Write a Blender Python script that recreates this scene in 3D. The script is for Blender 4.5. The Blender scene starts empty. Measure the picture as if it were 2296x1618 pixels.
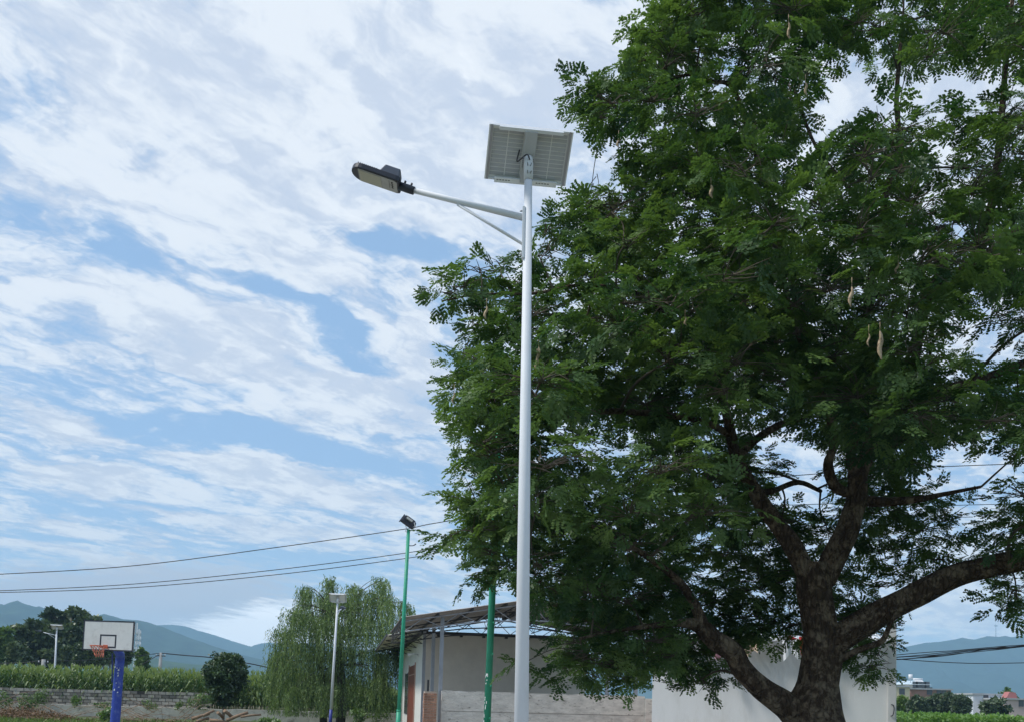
import bpy, math, random
import numpy as np
from mathutils import Vector, Matrix, noise as mnoise
from math import sin, cos, pi, radians, sqrt

RNG = np.random.default_rng(7)
random.seed(7)
S = bpy.context.scene
COL = S.collection

# ------------------------------------------------------------------ camera
FPX, CX, CY = 2258.0, 1148.0, 1409.0          # focal length and principal point of the cropped photograph (2296 px wide)
PITCH, ROLL, EYE = radians(4.0), 0.027, 1.6
cam_d = bpy.data.cameras.new('camera'); cam = bpy.data.objects.new('camera', cam_d); COL.objects.link(cam)
CAM_R = Matrix.Rotation(pi/2 + PITCH, 3, 'X') @ Matrix.Rotation(ROLL, 3, 'Z')
cam.matrix_world = Matrix.Translation((0, 0, EYE)) @ CAM_R.to_4x4()
cam_d.sensor_width = 36; cam_d.lens = FPX/2296*36
cam_d.shift_y = (CY - 809)/2296
cam_d.clip_start = 0.1; cam_d.clip_end = 30000
S.camera = cam

def ray(px, py):
    return CAM_R @ Vector(((px-CX)/FPX, (CY-py)/FPX, -1))
def un(px, py, Y):
    """the world point that lies Y metres ahead of the camera on the line of sight of a photo pixel"""
    d = ray(px, py)
    return Vector((0, 0, EYE)) + d*(Y/d.y)
def ung(px, Y, z=0.0):
    """point on the ground Y metres ahead, in the direction of column px (measured near the horizon)"""
    p = un(px, 1567 + (px-CX)*ROLL, Y)
    return Vector((p.x, Y, z))

# ------------------------------------------------------------------ sun, sky, exposure
SUN_EL, SUN_AZ = radians(54), radians(-102)      # azimuth measured from +Y (ahead) towards +X (right): from the left, slightly behind us
sd = Vector((sin(SUN_AZ)*cos(SUN_EL), cos(SUN_AZ)*cos(SUN_EL), sin(SUN_EL)))
sl = bpy.data.lights.new('sun', 'SUN'); so = bpy.data.objects.new('sun', sl); COL.objects.link(so)
so.rotation_euler = sd.to_track_quat('Z', 'Y').to_euler(); so.location = (0, 0, 60)
sl.energy = 1.9; sl.angle = radians(8.0); sl.color = (1.0, 0.96, 0.9)          # veiled by thin cloud, so its shadows are soft
S.view_settings.view_transform = 'Standard'; S.view_settings.look = 'None'
S.view_settings.exposure = 0.75; S.view_settings.gamma = 1.0; S.view_settings.use_curve_mapping = False

W = bpy.data.worlds.new('World'); S.world = W; W.use_nodes = True
def world():
    nt = W.node_tree; nt.nodes.clear(); N = nt.nodes.new; L = nt.links.new
    def m(op, a, b=None, c=None, clamp=False):
        n = N('ShaderNodeMath'); n.operation = op; n.use_clamp = clamp
        for i, x in enumerate((a, b, c)):
            if x is None: continue
            if isinstance(x, (int, float)): n.inputs[i].default_value = x
            else: L(x, n.inputs[i])
        return n.outputs[0]
    def mr(x, a, b, c=0.0, d=1.0, smooth=True):
        n = N('ShaderNodeMapRange'); n.interpolation_type = 'SMOOTHSTEP' if smooth else 'LINEAR'; n.clamp = True
        L(x, n.inputs[0])
        for i, v in enumerate((a, b, c, d)): n.inputs[i+1].default_value = v
        return n.outputs[0]
    def noise(vec, scale, detail, rough=0.55, dist=0.0):
        n = N('ShaderNodeTexNoise'); n.noise_dimensions = '2D'; L(vec, n.inputs['Vector'])
        n.inputs['Scale'].default_value = scale; n.inputs['Detail'].default_value = detail
        n.inputs['Roughness'].default_value = rough; n.inputs['Distortion'].default_value = dist
        return n
    def mapping(vec, loc=(0, 0, 0), rot=0.0, sc=(1, 1, 1), kind='POINT'):
        n = N('ShaderNodeMapping'); n.vector_type = kind; L(vec, n.inputs[0])
        n.inputs['Location'].default_value = loc; n.inputs['Rotation'].default_value = (0, 0, rot); n.inputs['Scale'].default_value = sc
        return n.outputs[0]
    def mixc(f, a, b):
        n = N('ShaderNodeMix'); n.data_type = 'RGBA'; n.clamp_factor = True
        L(f, n.inputs[0]) if not isinstance(f, float) else setattr(n.inputs[0], 'default_value', f)
        for s, x in ((6, a), (7, b)):
            if isinstance(x, tuple): n.inputs[s].default_value = (*x, 1)
            else: L(x, n.inputs[s])
        return n.outputs[2]
    K = 0.12
    tc = N('ShaderNodeTexCoord'); sp = N('ShaderNodeSeparateXYZ'); L(tc.outputs['Generated'], sp.inputs[0])
    zz = m('ADD', m('MAXIMUM', sp.outputs[2], 0.0), K)
    cb = N('ShaderNodeCombineXYZ'); L(m('DIVIDE', sp.outputs[0], zz), cb.inputs[0]); L(m('DIVIDE', sp.outputs[1], zz), cb.inputs[1])
    uv = cb.outputs[0]                                     # the cloud layer seen as a sheet overhead
    def UV(px, py):
        d = ray(px, py).normalized(); k = max(d.z, 0)+K
        return Vector((d.x/k, d.y/k))
    # warped position
    w1 = noise(uv, 2.2, 5, 0.6)
    vm = N('ShaderNodeVectorMath'); vm.operation = 'SUBTRACT'; L(w1.outputs['Color'], vm.inputs[0]); vm.inputs[1].default_value = (.5, .5, .5)
    vs = N('ShaderNodeVectorMath'); vs.operation = 'MULTIPLY_ADD'; L(vm.outputs[0], vs.inputs[0]); vs.inputs[1].default_value = (.42, .42, 0); L(uv, vs.inputs[2])
    wuv = vs.outputs[0]
    feats = [  # cloud banks (+) and clear gaps (-): ends of each streak as seen from here, width, weight
        (-60, 590, 900, 900, 120, .75), (-40, 640, 420, 740, 100, .35), (330, 1015, 880, 1140, 58, 1.15), (-40, 900, 290, 985, 100, .75), (-30, 1020, 480, 1125, 50, .55),
        (225, 1135, 900, 1235, 36, .6), (-30, 1145, 240, 1212, 34, .6), (-40, 1215, 420, 1290, 36, .65),
        (60, 500, 150, 545, 90, .6), (330, 430, 850, 680, 170, .45), (-200, 100, 1400, 300, 620, 1.1), (700, 580, 1010, 960, 90, .55), (940, 620, 1010, 900, 110, .7), (520, 790, 1010, 960, 130, .45), (900, 1100, 1010, 1340, 150, .35),
        (400, 1390, 700, 1425, 80, 1.0), (560, 1335, 700, 1350, 30, .8), (-60, 1290, 430, 1370, 90, .75), (1900, 1300, 2400, 1360, 240, .6), (1700, 400, 2500, 500, 900, .5),
        (-60, 425, 400, 680, 85, -.85), (400, 365, 560, 520, 46, -.45), (860, 530, 960, 600, 80, -.75), (560, 640, 940, 860, 60, -.85), (270, 925, 960, 1065, 66, -1.15),
        (60, 870, 330, 960, 46, -.7), (-20, 1100, 480, 1190, 34, -.6), (380, 1215, 860, 1300, 56, -.75), (-40, 1180, 240, 1235, 24, -.5), (430, 1310, 720, 1345, 50, -.5), (160, 1000, 480, 1062, 28, -.4),
    ]
    F = None
    for x0, y0, x1, y1, w, a in feats:
        p, q = UV(x0, y0), UV(x1, y1); c = (p+q)/2; dv = q-p; hl = dv.length/2*1.25; ang = math.atan2(dv.y, dv.x)
        mx, my = (x0+x1)/2, (y0+y1)/2; ln = math.hypot(x1-x0, y1-y0); nx, ny = -(y1-y0)/ln, (x1-x0)/ln
        e = UV(mx+nx*w/2, my+ny*w/2) - UV(mx-nx*w/2, my-ny*w/2); dn = dv.normalized()
        hw = max(abs(e.x*-dn.y + e.y*dn.x)/2*1.6, .02)
        mp = mapping(wuv, (c.x, c.y, 0), ang, (max(hl, hw), hw, 1), 'TEXTURE')
        g = N('ShaderNodeTexGradient'); g.gradient_type = 'SPHERICAL'; L(mp, g.inputs[0])
        F = m('MULTIPLY', g.outputs['Fac'], a) if F is None else m('MULTIPLY_ADD', g.outputs['Fac'], a, F)
    d0 = UV(900, 900) - UV(0, 600); th = math.atan2(d0.y, d0.x)
    st = mapping(mapping(wuv, rot=-th), sc=(.9, 2.2, 1))
    n1 = noise(st, 1.6, 10, .62).outputs['Fac']
    st2 = mapping(mapping(uv, rot=-th-.2), sc=(1.0, 2.4, 1))
    n2 = noise(st2, 6.0, 9, .66, .25).outputs['Fac']
    n3 = noise(mapping(mapping(wuv, (3, 7, 0), -th), sc=(1, 1.8, 1)), 2.6, 8, .6).outputs['Fac']
    vo = N('ShaderNodeTexVoronoi'); vo.voronoi_dimensions = '2D'; vo.feature = 'SMOOTH_F1'; L(mapping(mapping(wuv, rot=-th), sc=(1, 1.7, 1)), vo.inputs['Vector']); vo.inputs['Scale'].default_value = 5.5
    vo.inputs['Detail'].default_value = 4; vo.inputs['Roughness'].default_value = .62; vo.inputs['Smoothness'].default_value = .7
    F = m('ADD', F, m('MULTIPLY', m('SUBTRACT', .98, vo.outputs['Distance']), .60))      # puffs
    dens = m('ADD', m('MULTIPLY_ADD', m('SUBTRACT', n1, .5), 1.15, .46), m('MULTIPLY_ADD', m('SUBTRACT', n2, .5), 1.1, F))
    cov = mr(dens, .06, .86)
    thick = mr(dens, .45, 1.25)
    cov = m('MULTIPLY', cov, m('MULTIPLY_ADD', thick, .06, .93))
    shade = mr(m('ADD', m('MULTIPLY_ADD', m('SUBTRACT', n2, .5), .6, n3), m('MULTIPLY', m('SUBTRACT', .90, vo.outputs['Distance']), .22)), .34, .62)
    white = mixc(shade, (.385, .435, .52), (.525, .56, .605))
    # low grey banks near the hills
    def bank(px0, py0, px1, py1, w):
        p, q = UV(px0, py0), UV(px1, py1); c = (p+q)/2; dv = q-p; ang = math.atan2(dv.y, dv.x)
        e = (UV((px0+px1)/2, (py0+py1)/2+w/2) - UV((px0+px1)/2, (py0+py1)/2-w/2)); dn = dv.normalized()
        mp = mapping(wuv, (c.x, c.y, 0), ang, (dv.length*.62, max(abs(e.x*-dn.y+e.y*dn.x)*.8, .05), 1), 'TEXTURE')
        g = N('ShaderNodeTexGradient'); g.gradient_type = 'SPHERICAL'; L(mp, g.inputs[0]); return g.outputs['Fac']
    gb = mr(m('ADD', bank(-160, 1320, 560, 1420, 200), m('MULTIPLY_ADD', m('SUBTRACT', n2, .5), .5, m('MULTIPLY', bank(900, 1290, 1010, 1350, 90), .3))), .12, .42)
    cloud = mixc(m('MULTIPLY', gb, .95), white, (.35, .37, .42))
    lb = mr(m('MULTIPLY_ADD', m('SUBTRACT', n2, .5), .7, bank(380, 1400, 760, 1440, 120)), .10, .5)
    cloud = mixc(lb, cloud, (.86, .87, .88))
    sky = N('ShaderNodeTexSky'); sky.sky_type = 'NISHITA'; sky.sun_disc = False; sky.sun_elevation = SUN_EL; sky.sun_rotation = SUN_AZ
    sky.air_density = 1.0; sky.dust_density = 0.6; sky.ozone_density = 1.3; sky.altitude = 100
    vm2 = N('ShaderNodeVectorMath'); vm2.operation = 'SCALE'; L(sky.outputs[0], vm2.inputs[0]); vm2.inputs['Scale'].default_value = 0.08
    blue = mixc(.6, vm2.outputs[0], (.235, .375, .575))
    hz = mr(sp.outputs[2], .0, .08, 1.0, 0.0)
    fin = mixc(m('MAXIMUM', m('MAXIMUM', cov, lb), m('MULTIPLY', gb, .9)), blue, cloud)
    fin = mixc(m('MULTIPLY', hz, .55), fin, (.47, .545, .625))
    gn = N('ShaderNodeVectorMath'); gn.operation = 'SCALE'; L(fin, gn.inputs[0]); L(mr(sp.outputs[2], .0, .14, 1.15, 1.0), gn.inputs['Scale']); fin = gn.outputs[0]
    bg = N('ShaderNodeBackground'); L(fin, bg.inputs[0]); bg.inputs[1].default_value = 1.0
    out = N('ShaderNodeOutputWorld'); L(bg.outputs[0], out.inputs[0])
    W.cycles.sampling_method = 'MANUAL'; W.cycles.sample_map_resolution = 512
world()
S.cycles.use_denoising = True
S.cycles.max_bounces = 8; S.cycles.diffuse_bounces = 3; S.cycles.glossy_bounces = 2; S.cycles.transmission_bounces = 4; S.cycles.volume_bounces = 1; S.cycles.transparent_max_bounces = 6

# ------------------------------------------------------------------ materials
MATS = {}
def mat(name, col, rough=.7, var=.25, scale=6, bump=0.0, bscale=None, metal=0, spec=.4, stain=None, stain_scale=1.5, stain_lo=.5, stain_hi=.68, objrand=0.0, stretch=(1, 1, 1)):
    if name in MATS: return MATS[name]
    M = bpy.data.materials.new(name); M.use_nodes = True; nt = M.node_tree; N = nt.nodes.new; L = nt.links.new
    b = nt.nodes['Principled BSDF']; b.inputs['Roughness'].default_value = rough; b.inputs['Metallic'].default_value = metal
    b.inputs['Specular IOR Level'].default_value = spec
    tc = N('ShaderNodeTexCoord'); mp = N('ShaderNodeMapping'); L(tc.outputs['Object'], mp.inputs[0]); mp.inputs['Scale'].default_value = stretch
    nz = N('ShaderNodeTexNoise'); L(mp.outputs[0], nz.inputs['Vector']); nz.inputs['Scale'].default_value = scale; nz.inputs['Detail'].default_value = 6; nz.inputs['Roughness'].default_value = .65
    r = N('ShaderNodeMapRange'); L(nz.outputs['Fac'], r.inputs[0]); r.inputs[1].default_value = .3; r.inputs[2].default_value = .7
    r.inputs[3].default_value = 1-var; r.inputs[4].default_value = 1+var
    v = N('ShaderNodeVectorMath'); v.operation = 'SCALE'; v.inputs[0].default_value = col; L(r.outputs[0], v.inputs['Scale'])
    c = v.outputs[0]
    if objrand:
        oi = N('ShaderNodeObjectInfo'); q = N('ShaderNodeMapRange'); L(oi.outputs['Random'], q.inputs[0]); q.inputs[3].default_value = 1-objrand; q.inputs[4].default_value = 1+objrand
        v2 = N('ShaderNodeVectorMath'); v2.operation = 'SCALE'; L(c, v2.inputs[0]); L(q.outputs[0], v2.inputs['Scale']); c = v2.outputs[0]
    if stain:
        n2 = N('ShaderNodeTexNoise'); L(mp.outputs[0], n2.inputs['Vector']); n2.inputs['Scale'].default_value = stain_scale; n2.inputs['Detail'].default_value = 8; n2.inputs['Roughness'].default_value = .7
        r2 = N('ShaderNodeMapRange'); L(n2.outputs['Fac'], r2.inputs[0]); r2.inputs[1].default_value = stain_lo; r2.inputs[2].default_value = stain_hi
        mx = N('ShaderNodeMix'); mx.data_type = 'RGBA'; L(r2.outputs[0], mx.inputs[0]); L(c, mx.inputs[6]); mx.inputs[7].default_value = (*stain, 1); c = mx.outputs[2]
    L(c, b.inputs['Base Color'])
    if bump:
        bn = N('ShaderNodeTexNoise'); L(mp.outputs[0], bn.inputs['Vector']); bn.inputs['Scale'].default_value = bscale or scale*4; bn.inputs['Detail'].default_value = 6
        bp = N('ShaderNodeBump'); bp.inputs['Strength'].default_value = bump; bp.inputs['Distance'].default_value = .02; L(bn.outputs['Fac'], bp.inputs['Height']); L(bp.outputs[0], b.inputs['Normal'])
    MATS[name] = M; return M
def leafmat(name, dark, light, trans=.35, gloss=.06):
    if name in MATS: return MATS[name]
    M = bpy.data.materials.new(name); M.use_nodes = True; nt = M.node_tree; nt.nodes.clear(); N = nt.nodes.new; L = nt.links.new
    a = N('ShaderNodeAttribute'); a.attribute_name = 'tint'
    mx = N('ShaderNodeMix'); mx.data_type = 'RGBA'; L(a.outputs['Fac'], mx.inputs[0]); mx.inputs[6].default_value = (*dark, 1); mx.inputs[7].default_value = (*light, 1)
    d = N('ShaderNodeBsdfDiffuse'); t = N('ShaderNodeBsdfTranslucent'); g = N('ShaderNodeBsdfGlossy'); g.inputs['Roughness'].default_value = .45; g.inputs['Color'].default_value = (.8, .85, .8, 1)
    L(mx.outputs[2], d.inputs[0])
    v = N('ShaderNodeVectorMath'); v.operation = 'MULTIPLY'; L(mx.outputs[2], v.inputs[0]); v.inputs[1].default_value = (1.25, 1.35, .6); L(v.outputs[0], t.inputs[0])
    m1 = N('ShaderNodeMixShader'); m1.inputs[0].default_value = trans; L(d.outputs[0], m1.inputs[1]); L(t.outputs[0], m1.inputs[2])
    m2 = N('ShaderNodeMixShader'); m2.inputs[0].default_value = gloss; L(m1.outputs[0], m2.inputs[1]); L(g.outputs[0], m2.inputs[2])
    o = N('ShaderNodeOutputMaterial'); L(m2.outputs[0], o.inputs[0]); MATS[name] = M; return M
def barkmat(name, c0, c1, sc=9):
    if name in MATS: return MATS[name]
    M = mat(name, c0, .9, .3, sc, stain=c1, stain_scale=sc*.5, stain_lo=.48, stain_hi=.58)
    nt = M.node_tree; N = nt.nodes.new; L = nt.links.new; b = nt.nodes['Principled BSDF']; b.inputs['Specular IOR Level'].default_value = .15
    tc = N('ShaderNodeTexCoord'); mp = N('ShaderNodeMapping'); mp.inputs['Scale'].default_value = (1, 1, .45); L(tc.outputs['Object'], mp.inputs[0])
    vo = N('ShaderNodeTexVoronoi'); vo.feature = 'DISTANCE_TO_EDGE'; vo.inputs['Scale'].default_value = sc*1.6; L(mp.outputs[0], vo.inputs['Vector'])
    nz = N('ShaderNodeTexNoise'); nz.inputs['Scale'].default_value = sc*3; nz.inputs['Detail'].default_value = 8; L(mp.outputs[0], nz.inputs['Vector'])
    r = N('ShaderNodeMapRange'); r.inputs[2].default_value = .16; L(vo.outputs['Distance'], r.inputs[0])
    ad = N('ShaderNodeMath'); ad.operation = 'MULTIPLY_ADD'; L(nz.outputs['Fac'], ad.inputs[0]); ad.inputs[1].default_value = .9; L(r.outputs[0], ad.inputs[2])
    bp = N('ShaderNodeBump'); bp.inputs['Strength'].default_value = .9; bp.inputs['Distance'].default_value = .04; L(ad.outputs[0], bp.inputs['Height']); L(bp.outputs[0], b.inputs['Normal'])
    return M

# ------------------------------------------------------------------ helpers
BASE = {}
def put(o, parent=None):
    COL.objects.link(o)
    if parent is not None: o.parent = parent
    return o
def thing(name, loc, label, cat, group=None):
    o = bpy.data.objects.new(name, None); o.empty_display_size = .3; put(o); o.location = loc; BASE[o.name] = Vector(loc)
    o['label'] = label; o['category'] = cat
    if group: o['group'] = group
    return o
def tag(o, label=None, cat=None, group=None, kind=None):
    for k, v in (('label', label), ('category', cat), ('group', group), ('kind', kind)):
        if v: o[k] = v
    return o
def basis(d, up=Vector((0, 0, 1))):
    d = d.normalized()
    if abs(d.dot(up)) > .98: up = Vector((1, 0, 0)) if abs(d.z) > .9 else Vector((0, 0, 1))
    x = up.cross(d).normalized(); return x, d.cross(x).normalized(), d
def smooth_path(pts, n):
    """Catmull-Rom through (point, radius) pairs"""
    P = [Vector((*p[0], p[1])) for p in pts]; P = [P[0]*2-P[1]] + P + [P[-1]*2-P[-2]]
    out = []; segs = len(P)-3
    for s in range(segs):
        k = max(2, n//segs)
        for i in range(k + (s == segs-1)):
            t = i/k; a, b, c, d = P[s:s+4]
            out.append(.5*((2*b) + (c-a)*t + (2*a-5*b+4*c-d)*t*t + (-a+3*b-3*c+d)*t**3))
    return [(v.xyz, max(v.w, .002)) for v in out]
class MB:
    def __init__(s): s.v = []; s.f = []; s.sm = []
    def add(s, vs, fs, smooth=False):
        k = len(s.v); s.v += [tuple(x) for x in vs]; s.f += [tuple(i+k for i in f) for f in fs]; s.sm += [smooth]*len(fs); return s
    def box(s, o, ex, ey, ez):
        """o = one corner, ex ey ez = full edge vectors"""
        o, ex, ey, ez = map(Vector, (o, ex, ey, ez))
        vs = [o+ex*i+ey*j+ez*k for k in (0, 1) for j in (0, 1) for i in (0, 1)]
        fs = [(0, 2, 3, 1), (4, 5, 7, 6), (0, 1, 5, 4), (2, 6, 7, 3), (0, 4, 6, 2), (1, 3, 7, 5)]
        if ex.cross(ey).dot(ez) < 0: fs = [f[::-1] for f in fs]
        return s.add(vs, fs)
    def cbox(s, c, sx, sy, sz, R=None):
        c = Vector(c); R = R or Matrix.Identity(3); ex, ey, ez = R @ Vector((sx, 0, 0)), R @ Vector((0, sy, 0)), R @ Vector((0, 0, sz))
        return s.box(c-(ex+ey+ez)/2, ex, ey, ez)
    def tube(s, path, n=8, cap=True, smooth=True, lump=0.0, seed=0):
        """path: (point, radius) pairs"""
        path = [(Vector(p), r) for p, r in path]; m = len(path); vs = []; x = None
        for i, (p, r) in enumerate(path):
            d = (path[min(i+1, m-1)][0] - path[max(i-1, 0)][0])
            if d.length < 1e-9: d = Vector((0, 0, 1))
            d.normalize()
            if x is None: x = basis(d)[0]
            else:
                x = x - d*x.dot(d); x = x.normalized() if x.length > 1e-6 else basis(d)[0]
            y = d.cross(x)
            for k in range(n):
                a = 2*pi*k/n; dirv = x*cos(a)+y*sin(a); rr = r
                if lump: rr = r*(1+lump*(mnoise.noise(p*1.3+dirv*1.1+Vector((seed, 0, 0)))*1.0+.5*mnoise.noise(p*3.1+dirv*2.3+Vector((seed, 5, 0)))))
                vs.append(p+dirv*rr)
        fs = [(i*n+k, i*n+(k+1) % n, (i+1)*n+(k+1) % n, (i+1)*n+k) for i in range(m-1) for k in range(n)]
        k0 = len(s.v); s.add(vs, fs, smooth)
        if cap: s.f += [tuple(k0+k for k in range(n))[::-1], tuple(k0+(m-1)*n+k for k in range(n))]; s.sm += [False, False]
        return s
    def rod(s, a, b, r, n=6, r2=None): return s.tube([(a, r), (b, r2 or r)], n)
    def prism(s, outline, o, ex, ey, ez):
        """outline (u,v) in ex,ey extruded by vector ez"""
        o, ex, ey, ez = map(Vector, (o, ex, ey, ez)); n = len(outline)
        vs = [o+ex*u+ey*v for u, v in outline] + [o+ex*u+ey*v+ez for u, v in outline]
        fs = [tuple(range(n))[::-1], tuple(range(n, 2*n))] + [(i, (i+1) % n, n+(i+1) % n, n+i) for i in range(n)]
        return s.add(vs, fs)
    def build(s, name, m, parent=None, base=None, bevel=0):
        b = BASE.get(parent.name, Vector()) if parent is not None else (base or Vector())
        me = bpy.data.meshes.new(name); me.from_pydata([tuple(Vector(v)-b) for v in s.v], [], s.f)
        me.polygons.foreach_set('use_smooth', s.sm); me.materials.append(m); me.update()
        o = bpy.data.objects.new(name, me); put(o, parent)
        BASE[o.name] = b
        if parent is None and base is not None: o.location = base
        if bevel:
            bv = o.modifiers.new('bevel', 'BEVEL'); bv.width = bevel; bv.segments = 2; bv.limit_method = 'ANGLE'
        return o
def sub(s_mb, name, m, part, **k):
    """a sub-part: child of a part whose own origin sits at the thing's base"""
    return s_mb.build(name, m, part, **k)
def mesh_quads(name, V, m, parent=None, tint=None, kind=None, base=None):
    """V: (N,4,3) array of quads -> one mesh"""
    N = len(V); b = BASE.get(parent.name, Vector()) if parent is not None else (base or Vector())
    me = bpy.data.meshes.new(name); me.vertices.add(N*4); me.vertices.foreach_set('co', (V-np.array(b)).astype(np.float32).ravel())
    me.loops.add(N*4); me.loops.foreach_set('vertex_index', np.arange(N*4, dtype=np.int32))
    me.polygons.add(N); me.polygons.foreach_set('loop_start', np.arange(0, N*4, 4, dtype=np.int32))
    if tint is not None:
        a = me.attributes.new('tint', 'FLOAT', 'FACE'); a.data.foreach_set('value', np.clip(tint, 0, 1).astype(np.float32))
    me.materials.append(m); me.update(calc_edges=True); o = bpy.data.objects.new(name, me); put(o, parent); BASE[o.name] = b
    if parent is None and base is not None: o.location = base
    if kind: o['kind'] = kind
    return o
def unit(a): return a/np.maximum(np.linalg.norm(a, axis=-1, keepdims=True), 1e-9)
def kites(C, U, Vv, Ln, Wd, mid=.5, bend=None):
    """leaf blades: base C, direction U, width direction Vv"""
    Ln = np.asarray(Ln).reshape(-1, 1); Wd = np.asarray(Wd).reshape(-1, 1)
    return np.stack([C, C+U*Ln*mid+Vv*Wd/2, C+U*Ln, C+U*Ln*mid-Vv*Wd/2], 1)
def rand_dirs(n): return unit(RNG.normal(size=(n, 3)))
def leaf_cloud(n, centre, radii, size, up=.4, shell=.55, flat=None, asp=.55):
    """n leaf blades spread through an ellipsoid, denser towards its skin"""
    d = rand_dirs(n); r = shell + (1-shell)*RNG.random((n, 1))**.6; r = np.where(RNG.random((n, 1)) < .25, RNG.random((n, 1))**.4, r)
    C = np.array(centre) + d*r*np.array(radii)
    nrm = unit(rand_dirs(n) + up*np.array([0, 0, 1.]) + .5*d); U = unit(np.cross(nrm, rand_dirs(n))); Vv = np.cross(nrm, U)
    s = size*RNG.uniform(.65, 1.35, n); return kites(C, U, Vv, s, s*asp), RNG.random(n)

# ------------------------------------------------------------------ ground and setting
M_GRASS = mat('grass_ground', (.075, .105, .03), .95, .4, 1.2, .5, 20, stain=(.13, .10, .055), stain_scale=.25)
g = MB(); R = 4600
xs = [-R, -1200, -300, -80, -30, 0, 30, 80, 300, 1200, R]; ys = [-R, -600, -80, -20, 0, 20, 45, 80, 200, 800, R]
g.add([(x, y, 0) for y in ys for x in xs], [(j*11+i, j*11+i+1, (j+1)*11+i+1, (j+1)*11+i) for j in range(10) for i in range(10)])
tag(g.build('ground', M_GRASS), kind='structure')
M_COURT = mat('court_concrete', (.30, .29, .27), .9, .15, 1.0, .3, 30, stain=(.2, .19, .17), stain_scale=.3)
g = MB(); g.box((-17, 4, -.02), (24, 0, 0), (0, 33, 0), (0, 0, .024)); tag(g.build('court_pavement', M_COURT), kind='structure')
M_FIELD = mat('field_soil', (.10, .085, .04), .95, .4, 2, .5)
g = MB(); g.box((-60, 57.2, -.3), (52.5, 0, 0), (0, 40, 0), (0, 0, .8)); tag(g.build('corn_field_ground', M_FIELD), kind='structure')

def ridge(name, pts, D, depth, col, seed, rough=1.0, stain=None):
    """a mountain: crest through the seen skyline, spurs running down towards us, a back slope behind"""
    P = [un(x, y, D) for x, y in pts]
    xs = np.array([p.x for p in P]); zs = np.array([p.z for p in P])
    nx = 190; X = np.linspace(xs[0], xs[-1], nx); Z = np.interp(X, xs, zs)
    J = list(range(-6, 25)); V = []
    for j in J:
        for i in range(nx):
            x = X[i]
            if j <= 0:
                t = -j/6; y = D + t*depth*.5; z = Z[i]*(1-t)**1.2
            else:
                t = j/24; y = D - t*depth
                sp = mnoise.noise(Vector((x/ (depth*.16) + .35*t, t*1.6, seed)))*.55 + .3*mnoise.noise(Vector((x/(depth*.06), t*4, seed+3))) + .14*mnoise.noise(Vector((x/(depth*.025), t*9, seed+7)))
                z = Z[i]*((1-t)**1.25) + sp*rough*Z[i]*.62*min(1, t*3.2)*(1-t)**.7
                z = min(z, Z[i]*(1-.30*t) )
                if j == 24: z = -.6
            cr = 0 if j else .012*Z[i]*mnoise.noise(Vector((x/28., seed, 0)))
            V.append((x, y, max(z+cr, -.6)))
    m = MB(); n = len(J)
    m.add(V, [(a*nx+i, a*nx+i+1, (a+1)*nx+i+1, (a+1)*nx+i) for a in range(n-1) for i in range(nx-1)], True)
    m.f = [f[::-1] for f in m.f]
    M = mat(name+'_forest', col, 1, .5, .02, stain=stain or (.05, .08, .04), stain_scale=.006, stain_lo=.5, stain_hi=.7, spec=.05)
    return tag(m.build(name, M), kind='structure')
RA = [(-420, 1395), (-260, 1370), (-120, 1362), (-40, 1358), (0, 1353), (13, 1357), (23, 1356), (39, 1345), (57, 1352), (78, 1360), (88, 1358), (104, 1364), (141, 1371), (182, 1382), (211, 1382), (232, 1375), (250, 1379), (276, 1387), (310, 1389), (338, 1396), (365, 1404), (391, 1416), (443, 1435), (495, 1453), (547, 1468), (599, 1480), (700, 1500), (820, 1530), (900, 1555)]
RB = [(100, 1420), (260, 1405), (359, 1400), (385, 1399), (417, 1403), (443, 1412), (482, 1423), (521, 1436), (560, 1448), (573, 1449), (585, 1441), (604, 1439), (640, 1444), (720, 1440), (800, 1455), (900, 1470), (1050, 1476), (1250, 1480), (1420, 1490), (1600, 1490), (1750, 1475), (1900, 1460)]
RR = [(1600, 1520), (1800, 1485), (1920, 1465), (2039, 1447), (2075, 1440), (2104, 1438), (2138, 1433), (2159, 1428), (2186, 1433), (2214, 1424), (2229, 1427), (2253, 1424), (2272, 1427), (2295, 1423), (2400, 1418), (2520, 1428), (2700, 1450), (2900, 1480)]
RC = [(-400, 1470), (-100, 1462), (150, 1458), (300, 1462), (380, 1482), (430, 1488), (500, 1492), (560, 1506), (640, 1515), (760, 1522), (900, 1548)]
ridge('near_mountain', RA, 2500, 900, (.024, .045, .026), 1.0)
ridge('far_mountain', RB, 3900, 1100, (.024, .045, .03), 11.0)
ridge('right_mountain', RR, 3300, 1000, (.016, .034, .026), 21.0, stain=(.03, .05, .035))
ridge('foothill', RC, 1450, 450, (.045, .08, .035), 31.0, stain=(.11, .13, .06))

# ------------------------------------------------------------------ big tree
TD = 15.6
tree = thing('pod_tree', ung(1830, TD), 'huge spreading shade tree with thick dark limbs and hanging dry seed pods', 'tree')
M_BARK = barkmat('tree_bark', (.066, .046, .031), (.18, .14, .095), 8)
M_LEAF = leafmat('tree_leaf', (.029, .072, .028), (.150, .235, .072), .38, .022)
M_TWIG = mat('tree_twig', (.085, .07, .05), .9, .3, 8)
PX = FPX/TD                                            # photo pixels per metre at the trunk
SK = []                                                # skeleton points the smaller branches grow from: (pos, radius)
def limb(name, pts, n=24, sides=12, lump=.16, seed=0):
    """pts: photo x, y, depth offset from the trunk, width in photo px"""
    path = smooth_path([(un(x, y, TD+d), w/2/PX*(1+d/TD)) for x, y, d, w in pts], n)
    b = MB().tube(path, sides, lump=lump, seed=seed).build(name, M_BARK, tree)
    SK.extend(path[2:]); return b
gb_ = ung(1815, TD)
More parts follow.
